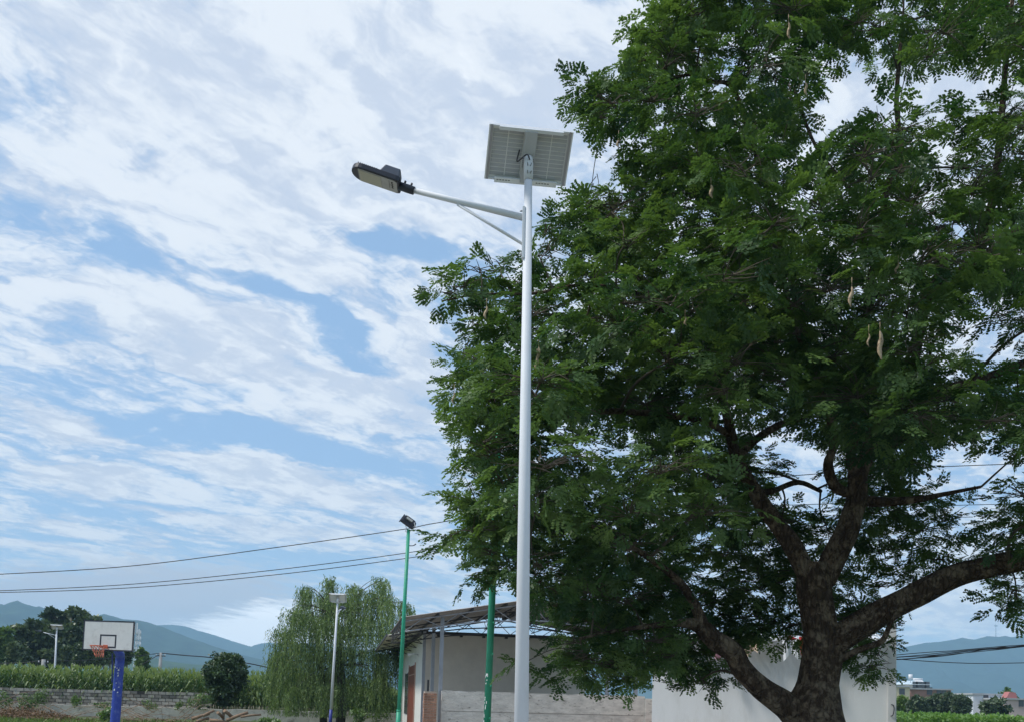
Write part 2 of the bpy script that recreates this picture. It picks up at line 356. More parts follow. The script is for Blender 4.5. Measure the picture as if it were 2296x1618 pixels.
trunk_path = smooth_path([((gb_.x-.05, TD, -.05), .72), (un(1822, 1660, TD), 78/PX), (un(1826, 1600, TD), 64/PX), (un(1836, 1530, TD), 45/PX), (un(1842, 1440, TD), 41/PX), (un(1832, 1370, TD), 35/PX), (un(1830, 1300, TD), 37/PX), (un(1832, 1262, TD), 30/PX)], 44)
MB().tube(trunk_path, 22, lump=.22, seed=3).build('trunk', M_BARK, tree); SK.extend(trunk_path[-6:])
LIMBS = [
    ([(1815, 1300, 0, 46), (1784, 1234, 0, 44), (1753, 1188, .1, 40), (1721, 1147, .2, 38), (1690, 1095, .2, 34), (1655, 1035, .1, 32), (1640, 979, 0, 26), (1630, 930, -.2, 22), (1600, 850, -.6, 18), (1540, 760, -1.0, 14), (1458, 672, -1.4, 12)], 40),
    ([(1845, 1300, 0, 56), (1861, 1269, 0, 54), (1896, 1199, -.1, 52), (1913, 1147, -.1, 48), (1922, 1110, -.1, 46), (1923, 1056, -.1, 44)], 24),
    ([(1923, 1062, -.1, 40), (1908, 1025, -.1, 26), (1917, 964, -.2, 22), (1925, 887, -.4, 22), (1935, 780, -.6, 20), (1950, 650, -.8, 18), (1975, 520, -1.0, 17), (1990, 420, -1.2, 16), (2019, 347, -1.2, 14), (2010, 230, -1.0, 11), (2020, 90, -.8, 8)], 40),
    ([(1924, 1068, -.1, 40), (1948, 1010, 0, 34), (1962, 950, .2, 32), (1985, 905, .3, 28), (2087, 878, .5, 24), (2194, 852, .8, 20), (2330, 800, 1.2, 16)], 30),
    ([(1960, 1010, 0, 24), (2007, 990, .4, 20), (2023, 937, .6, 20), (2036, 890, .9, 18), (2060, 760, 1.4, 22), (2090, 640, 1.5, 30), (2187, 598, 1.2, 32), (2296, 512, 1.0, 34), (2420, 430, .8, 30)], 36),
    ([(1905, 1105, 0, 24), (1872, 1088, -.2, 26), (1857, 1040, -.3, 24), (1868, 993, -.5, 20), (1850, 900, -.9, 16), (1800, 780, -1.4, 13), (1760, 640, -1.8, 11), (1740, 480, -2.0, 9)], 34),
    ([(1925, 1120, 0, 26), (1985, 1124, -.2, 22), (2059, 1118, -.4, 16), (2110, 1108, -.5, 11), (2200, 1090, -.7, 7)], 20),
    ([(1835, 1465, 0, 66), (1895, 1422, -.1, 64), (1965, 1380, -.2, 60), (2053, 1331, -.4, 56), (2105, 1304, -.5, 52), (2157, 1282, -.6, 50), (2227, 1266, -.7, 50), (2296, 1253, -.8, 50), (2420, 1215, -1.0, 44), (2560, 1130, -1.2, 34)], 36),
    ([(1870, 1485, 0, 24), (1890, 1473, -.1, 18), (1930, 1454, -.3, 15), (1975, 1438, -.4, 14), (1992, 1408, -.5, 11), (2010, 1370, -.6, 6)], 20),
    ([(1800, 1610, 0, 84), (1760, 1578, -.1, 64), (1715, 1548, -.2, 54), (1685, 1522, -.3, 50), (1662, 1495, -.35, 47), (1643, 1461, -.4, 46), (1599, 1433, -.5, 44), (1572, 1405, -.6, 38), (1535, 1396, -.8, 22), (1480, 1400, -1.0, 15), (1400, 1410, -1.3, 9), (1300, 1430, -1.6, 6)], 44),
    ([(1575, 1408, -.6, 34), (1560, 1360, -.7, 24), (1520, 1300, -1.0, 17), (1440, 1240, -1.4, 12), (1330, 1180, -1.9, 9), (1200, 1150, -2.3, 6)], 30),
    ([(1640, 975, 0, 20), (1580, 945, -.4, 16), (1500, 930, -.9, 15), (1390, 921, -1.4, 14), (1297, 921, -1.8, 10), (1180, 880, -2.2, 6), (1090, 850, -2.4, 4)], 30),
    ([(1458, 672, -1.4, 12), (1397, 650, -1.6, 10), (1303, 640, -1.9, 9), (1197, 658, -2.2, 7), (1080, 660, -2.4, 5), (990, 675, -2.4, 3)], 26),
    ([(1660, 1030, .1, 22), (1678, 998, .3, 19), (1740, 955, .8, 17), (1815, 924, 1.3, 14), (1870, 840, 2.0, 10)], 20),
    ([(1690, 1100, .2, 16), (1730, 1100, .6, 14), (1790, 1080, 1.2, 12), (1840, 1100, 1.9, 9)], 16),
    ([(1850, 900, -.9, 14), (1790, 700, -.4, 13), (1740, 500, 0, 12), (1690, 330, 0, 11), (1644, 200, -.2, 10), (1596, 184, -.3, 8), (1556, 168, -.4, 7), (1475, 184, -.5, 6), (1422, 221, -.6, 5), (1377, 256, -.6, 3)], 40),
    ([(1560, 170, -.4, 6), (1566, 125, -.4, 5), (1575, 70, -.5, 4), (1590, 10, -.5, 3)], 12),
    ([(2187, 598, 1.2, 24), (2230, 420, .8, 18), (2258, 107, .5, 13), (2270, 0, .4, 10)], 20),
    ([(1975, 520, -1.0, 12), (1900, 420, -.4, 10), (1830, 330, 0, 8), (1780, 200, .2, 6)], 18),
]
for i, (p, n) in enumerate(LIMBS): limb('limb', p, n, 12 if p[0][3] > 30 else 8, seed=i*7)

OUT = [(1540, -160), (1500, 0), (1440, 55), (1400, 130), (1405, 165), (1350, 170), (1300, 175), (1296, 215), (1300, 285), (1345, 300), (1392, 318), (1400, 385), (1350, 412), (1290, 430), (1245, 460), (1215, 495), (1212, 545), (1150, 562), (1090, 570), (1040, 580), (1028, 615), (985, 645), (958, 668), (1000, 684), (1055, 692), (1035, 740), (998, 762), (1010, 820), (990, 868), (1012, 930), (1004, 960), (1012, 1000), (1000, 1050), (1004, 1120), (1030, 1170), (995, 1200), (1024, 1240), (1042, 1290), (1040, 1312), (1066, 1312), (1120, 1290), (1160, 1310), (1225, 1360), (1262, 1420), (1245, 1440), (1250, 1520), (1300, 1530), (1430, 1545), (1480, 1505), (1560, 1560), (1600, 1520), (1640, 1470), (1700, 1420), (1800, 1430), (1890, 1450), (1905, 1540), (1960, 1530), (2005, 1500), (2030, 1430), (2075, 1365), (2065, 1330), (2160, 1280), (2230, 1290), (2240, 1380), (2330, 1390), (2620, 1300), (2680, 900), (2640, 300), (2500, -160)]
HOLES = [(1742, 992, 52, 34), (1762, 928, 28, 14), (1882, 1050, 16, 30), (1780, 1104, 52, 24), (1875, 238, 58, 58), (2147, 140, 44, 14), (2013, 12, 36, 18), (2250, 790, 60, 26), (2190, 1030, 108, 54), (2200, 1130, 90, 8), (1338, 935, 40, 18), (1700, 1500, 60, 60), (1920, 420, 20, 30), (1880, 700, 22, 10), (2165, 1345, 72, 42), (2120, 1410, 90, 80), (1480, 270, 26, 14), (1330, 800, 18, 8), (1380, 1050, 34, 12), (1360, 1010, 30, 12), (1740, 1470, 40, 40), (2160, 240, 50, 12), (2080, 330, 30, 16), (1990, 620, 20, 8), (1700, 60, 40, 14), (1620, 120, 30, 14), (1660, 220, 40, 10), (1560, 300, 34, 10), (1780, 350, 24, 10), (2010, 210, 44, 20), (1920, 120, 30, 12), (2240, 200, 30, 20), (2230, 330, 40, 14), (2100, 420, 40, 12), (1760, 560, 24, 10), (2180, 480, 30, 10), (1420, 300, 24, 8), (1560, 560, 22, 10), (1290, 600, 20, 10), (2230, 690, 30, 12), (2150, 720, 22, 8)]
OA = np.array(OUT, float)
def inside(x, y):
    r = False; j = len(OUT)-1
    for i in range(len(OUT)):
        xi, yi = OUT[i]; xj, yj = OUT[j]
        if (yi > y) != (yj > y) and x < (xj-xi)*(y-yi)/(yj-yi)+xi: r = not r
        j = i
    return r
def edge_dist(x, y):
    A, B = OA, np.roll(OA, -1, 0); p = np.array([x, y]); d = B-A; t = np.clip(((p-A)*d).sum(1)/(d*d).sum(1), 0, 1)
    return np.sqrt(((A+d*t[:, None]-p)**2).sum(1).min())
clumps = []; grid = {}
rr_ = random.Random(5); tries = 0
while len(clumps) < 600 and tries < 60000:
    tries += 1
    x = rr_.uniform(950, 2680); y = rr_.uniform(-160, 1560)
    if not inside(x, y): continue
    if x > 2330 and rr_.random() < .5: continue
    e = edge_dist(x, y)
    r = rr_.uniform(.42, .80)
    if e < r*PX*.45:
        r = e/PX/.45
        if r < .16: continue
    if any(((x-hx)/(hw+r*PX*.5))**2+((y-hy)/(hh+r*PX*.35))**2 < 1 for hx, hy, hw, hh in HOLES): continue
    th = min(1, e/260); lo, hi = -.6-3.4*th, .6+4.2*th
    dd = rr_.uniform(lo, hi)
    if x < 1250: dd -= 1.2
    low = (y > 900 and 1600 < x < 2020) or (y > 1180 and x > 1840) or (y > 1300 and x > 1500)
    if low:
        if rr_.random() < .08: continue
        dd = abs(dd)*.8+.9
    if y > 1150 and x > 1500 and rr_.random() < .15: continue
    p = un(x, y, TD+dd)
    if any((p-q[0]).length < .58*(r+q[1])*.5+.22 for q in clumps): continue
    clumps.append((p, r, x, y, dd))
N_AUTO = len(clumps)
for x, y, dd, r in [(1100, 900, -2.0, .34), (1112, 960, -2, .3), (1095, 1020, -2, .34), (1120, 1070, -2, .3), (1098, 1125, -2, .32), (1110, 1180, -2, .3), (1096, 1235, -2, .32), (1118, 1275, -2, .26), (1320, 210, -.6, .42), (1360, 235, -.6, .36), (1330, 270, -.6, .34), (990, 655, -2.4, .32), (1040, 640, -2.3, .4), (1075, 600, -2.3, .34), (1310, 185, -.5, .25), (1008, 1200, -2, .22), (1450, 130, -.4, .4), (1470, 70, -.4, .4), (1530, 40, -.4, .5), (1062, 1298, -2, .22), (1262, 1500, -1.6, .3), (1285, 1440, -1.6, .36), (1310, 1480, -1.4, .5), (1165, 1490, -1.5, .13), (2280, 1340, -.8, .4), (2255, 1365, -.8, .3), (2290, 1010, -1, .3), (1370, 1500, -1, .45), (1560, 1530, .6, .35), (1440, 1440, -.6, .6), (1350, 1420, -1, .5), (1520, 1450, .8, .6), (1600, 1500, 1, .4), (1690, 1398, 1.2, .42), (1730, 1392, 1.5, .4), (1768, 1402, 1.1, .36), (1655, 1415, 1.4, .4), (1640, 1385, 1, .45), (1745, 1425, 1.6, .3), (1705, 1430, 1.3, .28), (1930, 1410, 1, .35), (1900, 1345, 1.2, .4), (1560, 1340, .8, .5), (1490, 1480, .6, .4)]:
    clumps.append((un(x, y, TD+dd), r, x, y, dd))

def proj(P):
    """photo pixels of world points, for pruning the gaps one sees the sky through"""
    q = (P-np.array([0, 0, EYE])) @ np.array(CAM_R); return np.stack([CX-FPX*q[:, 0]/q[:, 2], CY+FPX*q[:, 1]/q[:, 2]], 1)
# secondary branches: each clump hangs on the nearest bit of skeleton
branch = MB(); twig = MB()
skp = [(p.copy(), r) for p, r in SK]
root_pt = trunk_path[-1][0]
order = sorted(clumps, key=lambda c: min((c[0]-p).length for p, _ in skp[::6]))
rt = random.Random(9)
for c in order:
    p = c[0]; best = min(skp, key=lambda s: (s[0]-p).length + .35*max(0, s[0].z-p.z+.3) + (.5 if s[1] < .01 else 0))
    a, ra = best; L_ = (p-a).length
    r0 = min(ra*.8, .012+.011*L_); mid = a.lerp(p, .5)+Vector((rt.uniform(-.12, .12), rt.uniform(-.12, .12), rt.uniform(-.02, .16)))*L_
    path = smooth_path([(a, r0), (mid, r0*.75), (p, max(.006, r0*.42))], 8)
    branch.tube(path, 5, cap=False); skp.extend(path[2:])
    c_tw = int(7+c[1]*14)
    for k in range(c_tw):
        d = Vector((rt.gauss(0, 1), rt.gauss(0, 1), rt.gauss(.15, .5))).normalized()*c[1]*rt.uniform(.6, 1.05); d.z *= .62
        (qx, qy), = proj(np.array([p+d]))
        if not inside(qx, qy): continue
        st = a.lerp(p, rt.uniform(.75, 1)); md = st.lerp(p+d, .5)+Vector((rt.uniform(-.1, .1), rt.uniform(-.1, .1), rt.uniform(-.02, .12)))*c[1]
        twig.tube([(st, .008), (md, .006), (p+d, .003)], 3, cap=False)
branch.build('branch', M_TWIG, tree)['kind'] = 'stuff'
tw = twig.build('twig', M_TWIG, tree); tw['kind'] = 'stuff'

def spray(seed):
    """one feather-like compound leaf: base points, directions, width directions of its leaflets"""
    r = np.random.default_rng(seed); C, U, V_ = [], [], []
    nb = 6; rl = .20
    for i in range(nb):
        side = 1 if i % 2 else -1; t = .25+.75*(i//2)/2.; b0 = np.array([rl*t, 0, -.02*t])
        ang = side*r.uniform(.5, .95) if i < nb-2 else side*r.uniform(.15, .45)
        d = np.array([cos(ang), sin(ang), r.uniform(-.30, .05)]); d /= np.linalg.norm(d); pl = r.uniform(.15, .21)
        w = np.cross([0, 0, 1], d); w /= np.linalg.norm(w)
        for k in range(5):
            s = (k+.8)/5.4; q = b0+d*pl*s+np.array([0, 0, -.03*s*s])
            for sg in (-1, 1):
                if r.random() < .06: continue
                u = d*.55+w*sg*.85+np.array([0, 0, r.uniform(-.35, .12)]); u /= np.linalg.norm(u)
                n_ = np.array([r.normal(0, .28), r.normal(0, .28), 1]); vv = np.cross(n_, u); vv /= np.linalg.norm(vv)
                C.append(q); U.append(u); V_.append(vv)
    return np.array(C), np.array(U), np.array(V_)
SPR = [spray(s) for s in range(5)]
def leaves_for(clumps, dens, lsize):
    Q, T = [], []
    for ic, (p, r, x, y, dd) in enumerate(clumps):
        n = max(8, int(dens*r**1.9)); ct = RNG.normal(.42, .2)
        d = rand_dirs(n); rad = .25+.75*RNG.random((n, 1))**.5
        pos = np.array(p)+d*rad*np.array([r, r, r*.60])*1.08
        out = d.copy(); out[:, 2] *= .35; out[:, 2] += RNG.normal(-.18, .25, n); f = unit(out+.45*rand_dirs(n)*np.array([1, 1, .3]))
        up = unit(np.array([0, 0, 1.])+.38*RNG.normal(size=(n, 3))); s = unit(np.cross(up, f)); up = np.cross(f, s)
        keep = np.array([not any(((qx-hx)/(hw*wob))**2+((qy-hy)/(hh*wob))**2 < 1 for hx, hy, hw, hh in HOLES) for (qx, qy), wob in zip(proj(pos), RNG.uniform(.75, 1.2, n))])
        if x > 1750 and y < 760: keep &= RNG.random(n) < .66+.3*min(1, max(0, (dd+1)/3))*0
        if ic < N_AUTO: keep &= np.array([inside(qx, qy) and edge_dist(qx, qy) > wob for (qx, qy), wob in zip(proj(pos), RNG.uniform(0, 16, n))])
        if not keep.any(): continue
        pos, f, s, up = pos[keep], f[keep], s[keep], up[keep]; n = len(pos)
        M = np.stack([f, s, up], 2); which = RNG.integers(0, 5, n); sc = RNG.uniform(.62, 1.08, n)
        for w in range(5):
            k = which == w
            if not k.any(): continue
            C, U, V_ = SPR[w]; m = len(C)
            c = pos[k][:, None]+np.einsum('nij,mj->nmi', M[k], C)*sc[k][:, None, None]
            u = np.einsum('nij,mj->nmi', M[k], U); v = np.einsum('nij,mj->nmi', M[k], V_)
            ln = np.repeat((.35+.65*sc[k])*lsize, m)*RNG.uniform(.8, 1.2, m*k.sum())
            Q.append(kites(c.reshape(-1, 3), u.reshape(-1, 3), v.reshape(-1, 3), ln, ln*.60, .58))
            T.append(np.repeat(ct+RNG.normal(0, .15, k.sum())+.45*(RNG.random(k.sum()) < .06), m)+RNG.normal(0, .06, m*k.sum()))
    return np.concatenate(Q), np.concatenate(T)
Q, T = leaves_for(clumps, 86, .064)
print('tree leaflets', len(Q), 'clumps', len(clumps))
crown = mesh_quads('crown', Q, M_LEAF, tree, T, 'stuff')

M_POD = mat('seed_pod_skin', (.42, .32, .20), .7, .25, 25, stain=(.16, .10, .06), stain_scale=18, stain_lo=.55, stain_hi=.62)
def pod(x0, y0, x1, y1, Y, w):
    a, b = un(x0, y0, Y), un(x1, y1, Y+.02); n = 9; m = MB(); d = (b-a); L_ = d.length; s = Vector((1, 0, .0)); V_ = []
    s = (s - d.normalized()*s.dot(d.normalized())).normalized(); t = d.normalized().cross(s)
    for i in range(n):
        f = i/(n-1); hw = w/2*(sin(pi*min(max(f, .02), .98))**.55)*(1+.12*sin(f*19)); c = a+d*f+s*.012*sin(f*7)
        th = .004+.006*abs(sin(f*5*pi))
        V_ += [c-s*hw, c+t*th, c+s*hw, c-t*th]
    m.add(V_, [(i*4+k, i*4+(k+1) % 4, i*4+4+(k+1) % 4, i*4+4+k) for i in range(n-1) for k in range(4)], True)
    m.rod(a+Vector((0, 0, .10)), a, .003, 4)
    return m.build('seed_pod', M_POD, tree)
for x0, y0, x1, y1, Y, w in [(1910, 642, 1906, 688, 10.8, .055), (1973, 742, 1975, 806, 10.9, .075), (1208, 778, 1206, 820, 11.9, .045), (1091, 686, 1088, 716, 12.4, .05), (1018, 878, 1016, 905, 12.4, .035), (1387, 308, 1386, 332, 13.8, .05), (1211, 1016, 1210, 1033, 12, .035), (1768, 50, 1770, 90, 12, .05), (1594, 415, 1596, 445, 12.2, .06), (1948, 748, 1947, 778, 11, .03), (1536, 712, 1538, 730, 12, .04), (1204, 800, 1202, 832, 11.9, .04), (2014, 590, 2008, 614, 11.8, .04), (1806, 185, 1808, 215, 12, .045)]:
    pod(x0, y0, x1, y1, Y, w*.8)

# ------------------------------------------------------------------ solar street lamps
M_WHITE = mat('white_powder_coat', (.70, .72, .75), .55, .03, 4, spec=.35)
M_ALU = mat('aluminium', (.72, .73, .75), .35, .05, 8, spec=.5)
M_BLACK = mat('black_casting', (.025, .027, .04), .45, .15, 30, spec=.5)
M_LENS = mat('lamp_lens', (.34, .34, .31), .18, .06, 20, spec=.6)
M_LED = mat('led_board', (.43, .42, .32), .35, .12, 90)
M_CELL = mat('solar_cell_back', (.45, .46, .49), .5, .04, 10)
M_SHEET = mat('solar_backsheet', (.82, .82, .82), .5, .03, 10)
M_DKBLUE = mat('solar_front_glass', (.02, .03, .07), .1, .05, 10)
M_STEEL = mat('bolt_steel', (.35, .36, .38), .4, .2, 30, metal=.8)
M_BLUEP = mat('blue_paint', (.035, .05, .27), .45, .12, 6)
def street_lamp(base, top, r0, r1, arm_dir, head_dir, yaw, label, blue=0.0, detail=True, group='solar street lamps', arm_up=.216, arm_len=1.04, tilt=radians(40), pw=.75, pl=.475):
    base, top = Vector(base), Vector(top); t = thing('solar_street_lamp', base, label, 'street lamp', group)
    ax = (top-base).normalized(); H = (top-base).length
    P = lambda h: base+ax*h
    if blue: MB().tube([(P(blue), r0), (P(H*.5), (r0+r1)/2), (P(H), r1)], 24).build('pole', M_WHITE, t); MB().tube([(P(0), r0*1.03), (P(blue+.002), r0*1.03)], 20).build('painted_base', M_BLUEP, t)
    else: MB().tube([(P(0), r0), (P(H*.5), (r0+r1)/2), (P(H), r1)], 32).build('pole', M_WHITE, t)
    b = MB().cbox(P(.012), .34, .34, .024); b.build('base_plate', M_WHITE, t, bevel=.004)
    # arm with strut and clamp plate
    ad = Vector(arm_dir).normalized(); ah = H-.48; n_ = ad.cross(Vector((0, 0, 1))).normalized()
    rr = r1+(r0-r1)*.05
    a0 = P(ah)+ad*rr*1.15; a1 = a0+(ad+Vector((0, 0, arm_up))).normalized()*arm_len
    MB().tube([(a0, .030), (a1, .024)], 16).build('arm', M_WHITE, t)
    s0 = P(ah-.245)+ad*rr*1.1; s1 = a0.lerp(a1, .58)-Vector((0, 0, .028))
    MB().tube([(s0, .013), (s1, .013)], 10).build('brace', M_WHITE, t)
    pl_ = MB().box(P(ah-.38)+ad*rr*.72-n_*.035, ad*.024, n_*.07, ax*.47); pl_.build('clamp_plate', M_WHITE, t, bevel=.003)
    bo = MB()
    for hh in (.06, -.34): bo.rod(P(ah+hh)+ad*(rr*.72+.02), P(ah+hh)+ad*(rr*.72+.045), .008, 6)
    bo.build('clamp_bolts', M_STEEL, t)['kind'] = 'stuff'
    # lamp head
    fw = (a1-a0).normalized(); hd = Vector(head_dir).normalized() if head_dir else fw; sd_ = hd.cross(Vector((0, 0, 1))).normalized(); up = sd_.cross(hd).normalized()
    sk = MB().tube([(a1-hd*.04, .036), (a1+hd*.02, .038), (a1+hd*.10, .036)], 14); so_ = sk.build('socket', M_BLACK, t)
    if detail:
        for k in (.0, .06): sub(MB().rod(a1+hd*k+up*.03, a1+hd*k+up*.06, .010, 6), 'clamp_screw', M_BLACK, so_)
    h0 = a1+hd*.09; Ln, Wd = .45, .24
    outl = [(0, -Wd*.42), (.03, -Wd/2)] + [(Ln-.10+.10*sin(a), -Wd/2*cos(a)) for a in np.linspace(0, pi, 11)] + [(.03, Wd/2), (0, Wd*.42)]
    hb = MB().prism(outl, h0-up*.02, hd, sd_, up*.05).build('lamp_head', M_BLACK, t, bevel=.008 if detail else 0)
    lens = [(.025+u*.93 if u > .1 else .02+u, v*.86) for u, v in outl]; lens = [(min(u, Ln-.07), v) for u, v in lens]
    lo = MB().prism(lens, h0-up*.0245, hd, sd_, up*.005); le = lo.build('lens', M_LENS, t)
    if detail:
        sub(MB().box(h0+hd*.17-sd_*.085-up*.0265, hd*.20, sd_*.17, up*.002), 'led_panel', M_LED, le)
        mk = MB()
        for k in range(7): mk.box(h0+hd*(.055+.006*(k % 2))-sd_*(.07-.016*k)-up*.0265, hd*(.018-.004*(k % 3)), sd_*.009, up*.0018)
        mk.box(h0+hd*.09-sd_*.085-up*.0265, hd*.003, sd_*.13, up*.0018)
        lb = sub(mk, 'lens_print', mat('dark_print', (.03, .03, .03), .6, .1), le); lb['kind'] = 'stuff'
        fi = MB()
        for k in range(10): fi.box(h0+hd*(.22+.019*k)-sd_*.10+up*.028, hd*.006, sd_*.20, up*.012)
        sub(fi, 'cooling_fins', M_BLACK, hb)['kind'] = 'stuff'
    o = h0+hd*.015+up*.03; dv = MB()
    vs = [o-sd_*.09, o+sd_*.09, o+sd_*.09+hd*.19, o-sd_*.09+hd*.19, o-sd_*.075+up*.085+hd*.012, o+sd_*.075+up*.085+hd*.012, o+sd_*.075+up*.085+hd*.155, o-sd_*.075+up*.085+hd*.155]
    dv.add(vs, [(3, 2, 1, 0), (4, 5, 6, 7), (0, 1, 5, 4), (1, 2, 6, 5), (2, 3, 7, 6), (3, 0, 4, 7)]); dv.build('driver_box', mat('driver_casting', (.09, .10, .13), .4, .1, 20), t, bevel=.012 if detail else 0)
    # panel: we stand behind it, so its face looks up and away
    wx = Vector((cos(yaw), sin(yaw), 0)); wy0 = Vector((-sin(yaw), cos(yaw), 0)); ln_ = (-wy0*cos(tilt)+Vector((0, 0, 1))*sin(tilt)); nf = wx.cross(-ln_).normalized()
    if nf.z < 0: nf = -nf
    pc = P(H)+Vector((0, 0, .075))+nf*.06
    c0 = pc-wx*pw/2-ln_*pl/2
    root = MB().box(c0, wx*pw, ln_*pl, nf*.004).build('solar_panel', M_SHEET, t)
    fr = MB(); th = .03; fwid = .022
    for o_, e1, e2 in ((c0, wx*pw, ln_*fwid*.55), (c0+ln_*(pl-fwid*.55), wx*pw, ln_*fwid*.55)): fr.box(o_-nf*.022, e1, e2, nf*.036)
    for o_ in (c0, c0+wx*(pw-fwid*.55)): fr.box(o_-nf*.022+ln_*fwid*.56, wx*fwid*.55, ln_*(pl-fwid*1.12), nf*.036)
    sub(fr, 'panel_frame', M_ALU, root)
    for o_ in (c0+wx*.012, c0+wx*(pw-.012-.022)): sub(MB().box(o_-nf*.0225, wx*.022, ln_*pl, nf*.003), 'frame_lip', mat('frame_grey', (.36, .34, .36), .5, .05), root)
    sub(MB().box(c0+nf*.0055+wx*.012+ln_*.012, wx*(pw-.024), ln_*(pl-.024), nf*.004), 'solar_glass', M_DKBLUE, root)
    if detail:
        cw = (pw/2-.095)/2; ch = (pl-.07)/11; cellm = None
        for hf in (0, 1):
            for cc in (0, 1):
                for rr_i in range(11):
                    o_ = c0+wx*((.04 if hf == 0 else pw/2+.055)+cc*cw+.002)+ln_*(.035+rr_i*ch+.002)-nf*.0016
                    b = MB().box((0, 0, 0), wx*(cw-.008), ln_*(ch-.006), nf*.0014)
                    if cellm is None: ob = sub(b, 'solar_cell', M_CELL, root); ob.data.transform(Matrix.Translation(BASE[ob.name])); cellm = ob.data
                    else: ob = bpy.data.objects.new('solar_cell', cellm); put(ob, root)
                    ob.location = o_-base
    rails = MB(); rails.box(c0+wx*.09+ln_*(pl-.030)-nf*.05, wx*(pw-.18), ln_*.03, nf*.026); rails.build('upper_rail', M_ALU, t, bevel=.002)
    r2 = MB(); r2.box(c0+wx*.09-ln_*.012-nf*.05, wx*(pw-.18), ln_*.045, nf*.026); lr = r2.build('lower_rail', M_SHEET, t, bevel=.002)
    if detail:
        sl_ = MB()
        for k in (0, 1):
            for q in range(5): sl_.box(c0+wx*(.11+k*.36+q*.026)+ln_*.012-nf*.0515, wx*.016, ln_*.006, nf*.002)
        sub(sl_, 'rail_slots', M_BLACK, lr)['kind'] = 'stuff'
    spn = MB().box(pc-wx*.055-ln_*pl*.48-nf*.060, wx*.11, ln_*pl*.94, nf*.012).build('mount_plate', mat('mount_grey', (.47, .48, .50), .5, .06), t, bevel=.002)
    slv = MB().tube([(P(H-.135), r1*1.22), (P(H+.05), r1*1.22), (P(H+.065)+nf*.01, r1*1.12)], 24).build('sleeve', M_WHITE, t)
    if detail:
        q = MB()
        for k in (-.09, -.02):
            for sx in (-1, 1): q.rod(P(H+k)-wy0*r1*1.1+wx*sx*.012, P(H+k+.012)-wy0*(r1*1.1+.025)+wx*(sx*.018), .005, 6)
        sub(q, 'set_screws', M_STEEL, slv)['kind'] = 'stuff'
        e = P(H+.035)-wy0*(r1*1.22)
        MB().tube(smooth_path([(pc-wx*.085+ln_*.0-nf*.012+ln_*.04, .006), (pc-wx*.10-nf*.07-ln_*.04, .006), (e-wx*.03+Vector((0, 0, .02))-wy0*.04, .006), (e+wx*.004, .006)], 18), 8).build('cable', M_BLACK, t)
        q = MB()
        for sx in (-1, 1):
            for k in range(5): q.box(pc+wx*(sx*.047-.004)-ln_*(.02+.018*k)-nf*.0615, wx*.006, ln_*.010, nf*.002)
        sub(q, 'plate_slots', M_BLACK, spn)['kind'] = 'stuff'
    return t
LD = 8.7
pb = un(1169, 1618, LD); pt = un(1185, 372, LD); ax_ = (pt-pb); base_ = pb - ax_*(pb.z/ax_.z)
street_lamp(base_, pt, .071, .034, (-1, -.02, 0), (-1, -.05, .30), radians(7.6), 'tall white solar street lamp in front of the shade tree')
b2 = ung(739, 44); t2 = un(757, 1345, 44); b2.x = un(739, 1650, 44).x
street_lamp(b2, t2, .07, .04, (.06, 1, 0), None, radians(3), 'white solar street lamp with blue pole base before the willow', blue=.95, detail=False, arm_len=.8, pw=.74, pl=.50)
b3 = ung(120, 71); t3 = un(127.5, 1408, 71); b3.x = un(120, 1560, 71).x
street_lamp(b3, t3, .085, .05, (-1, -.1, 0), None, radians(12), 'distant white solar street lamp standing behind the corn on the far left', detail=False, arm_len=.9, pw=.80, pl=.5, tilt=radians(30))

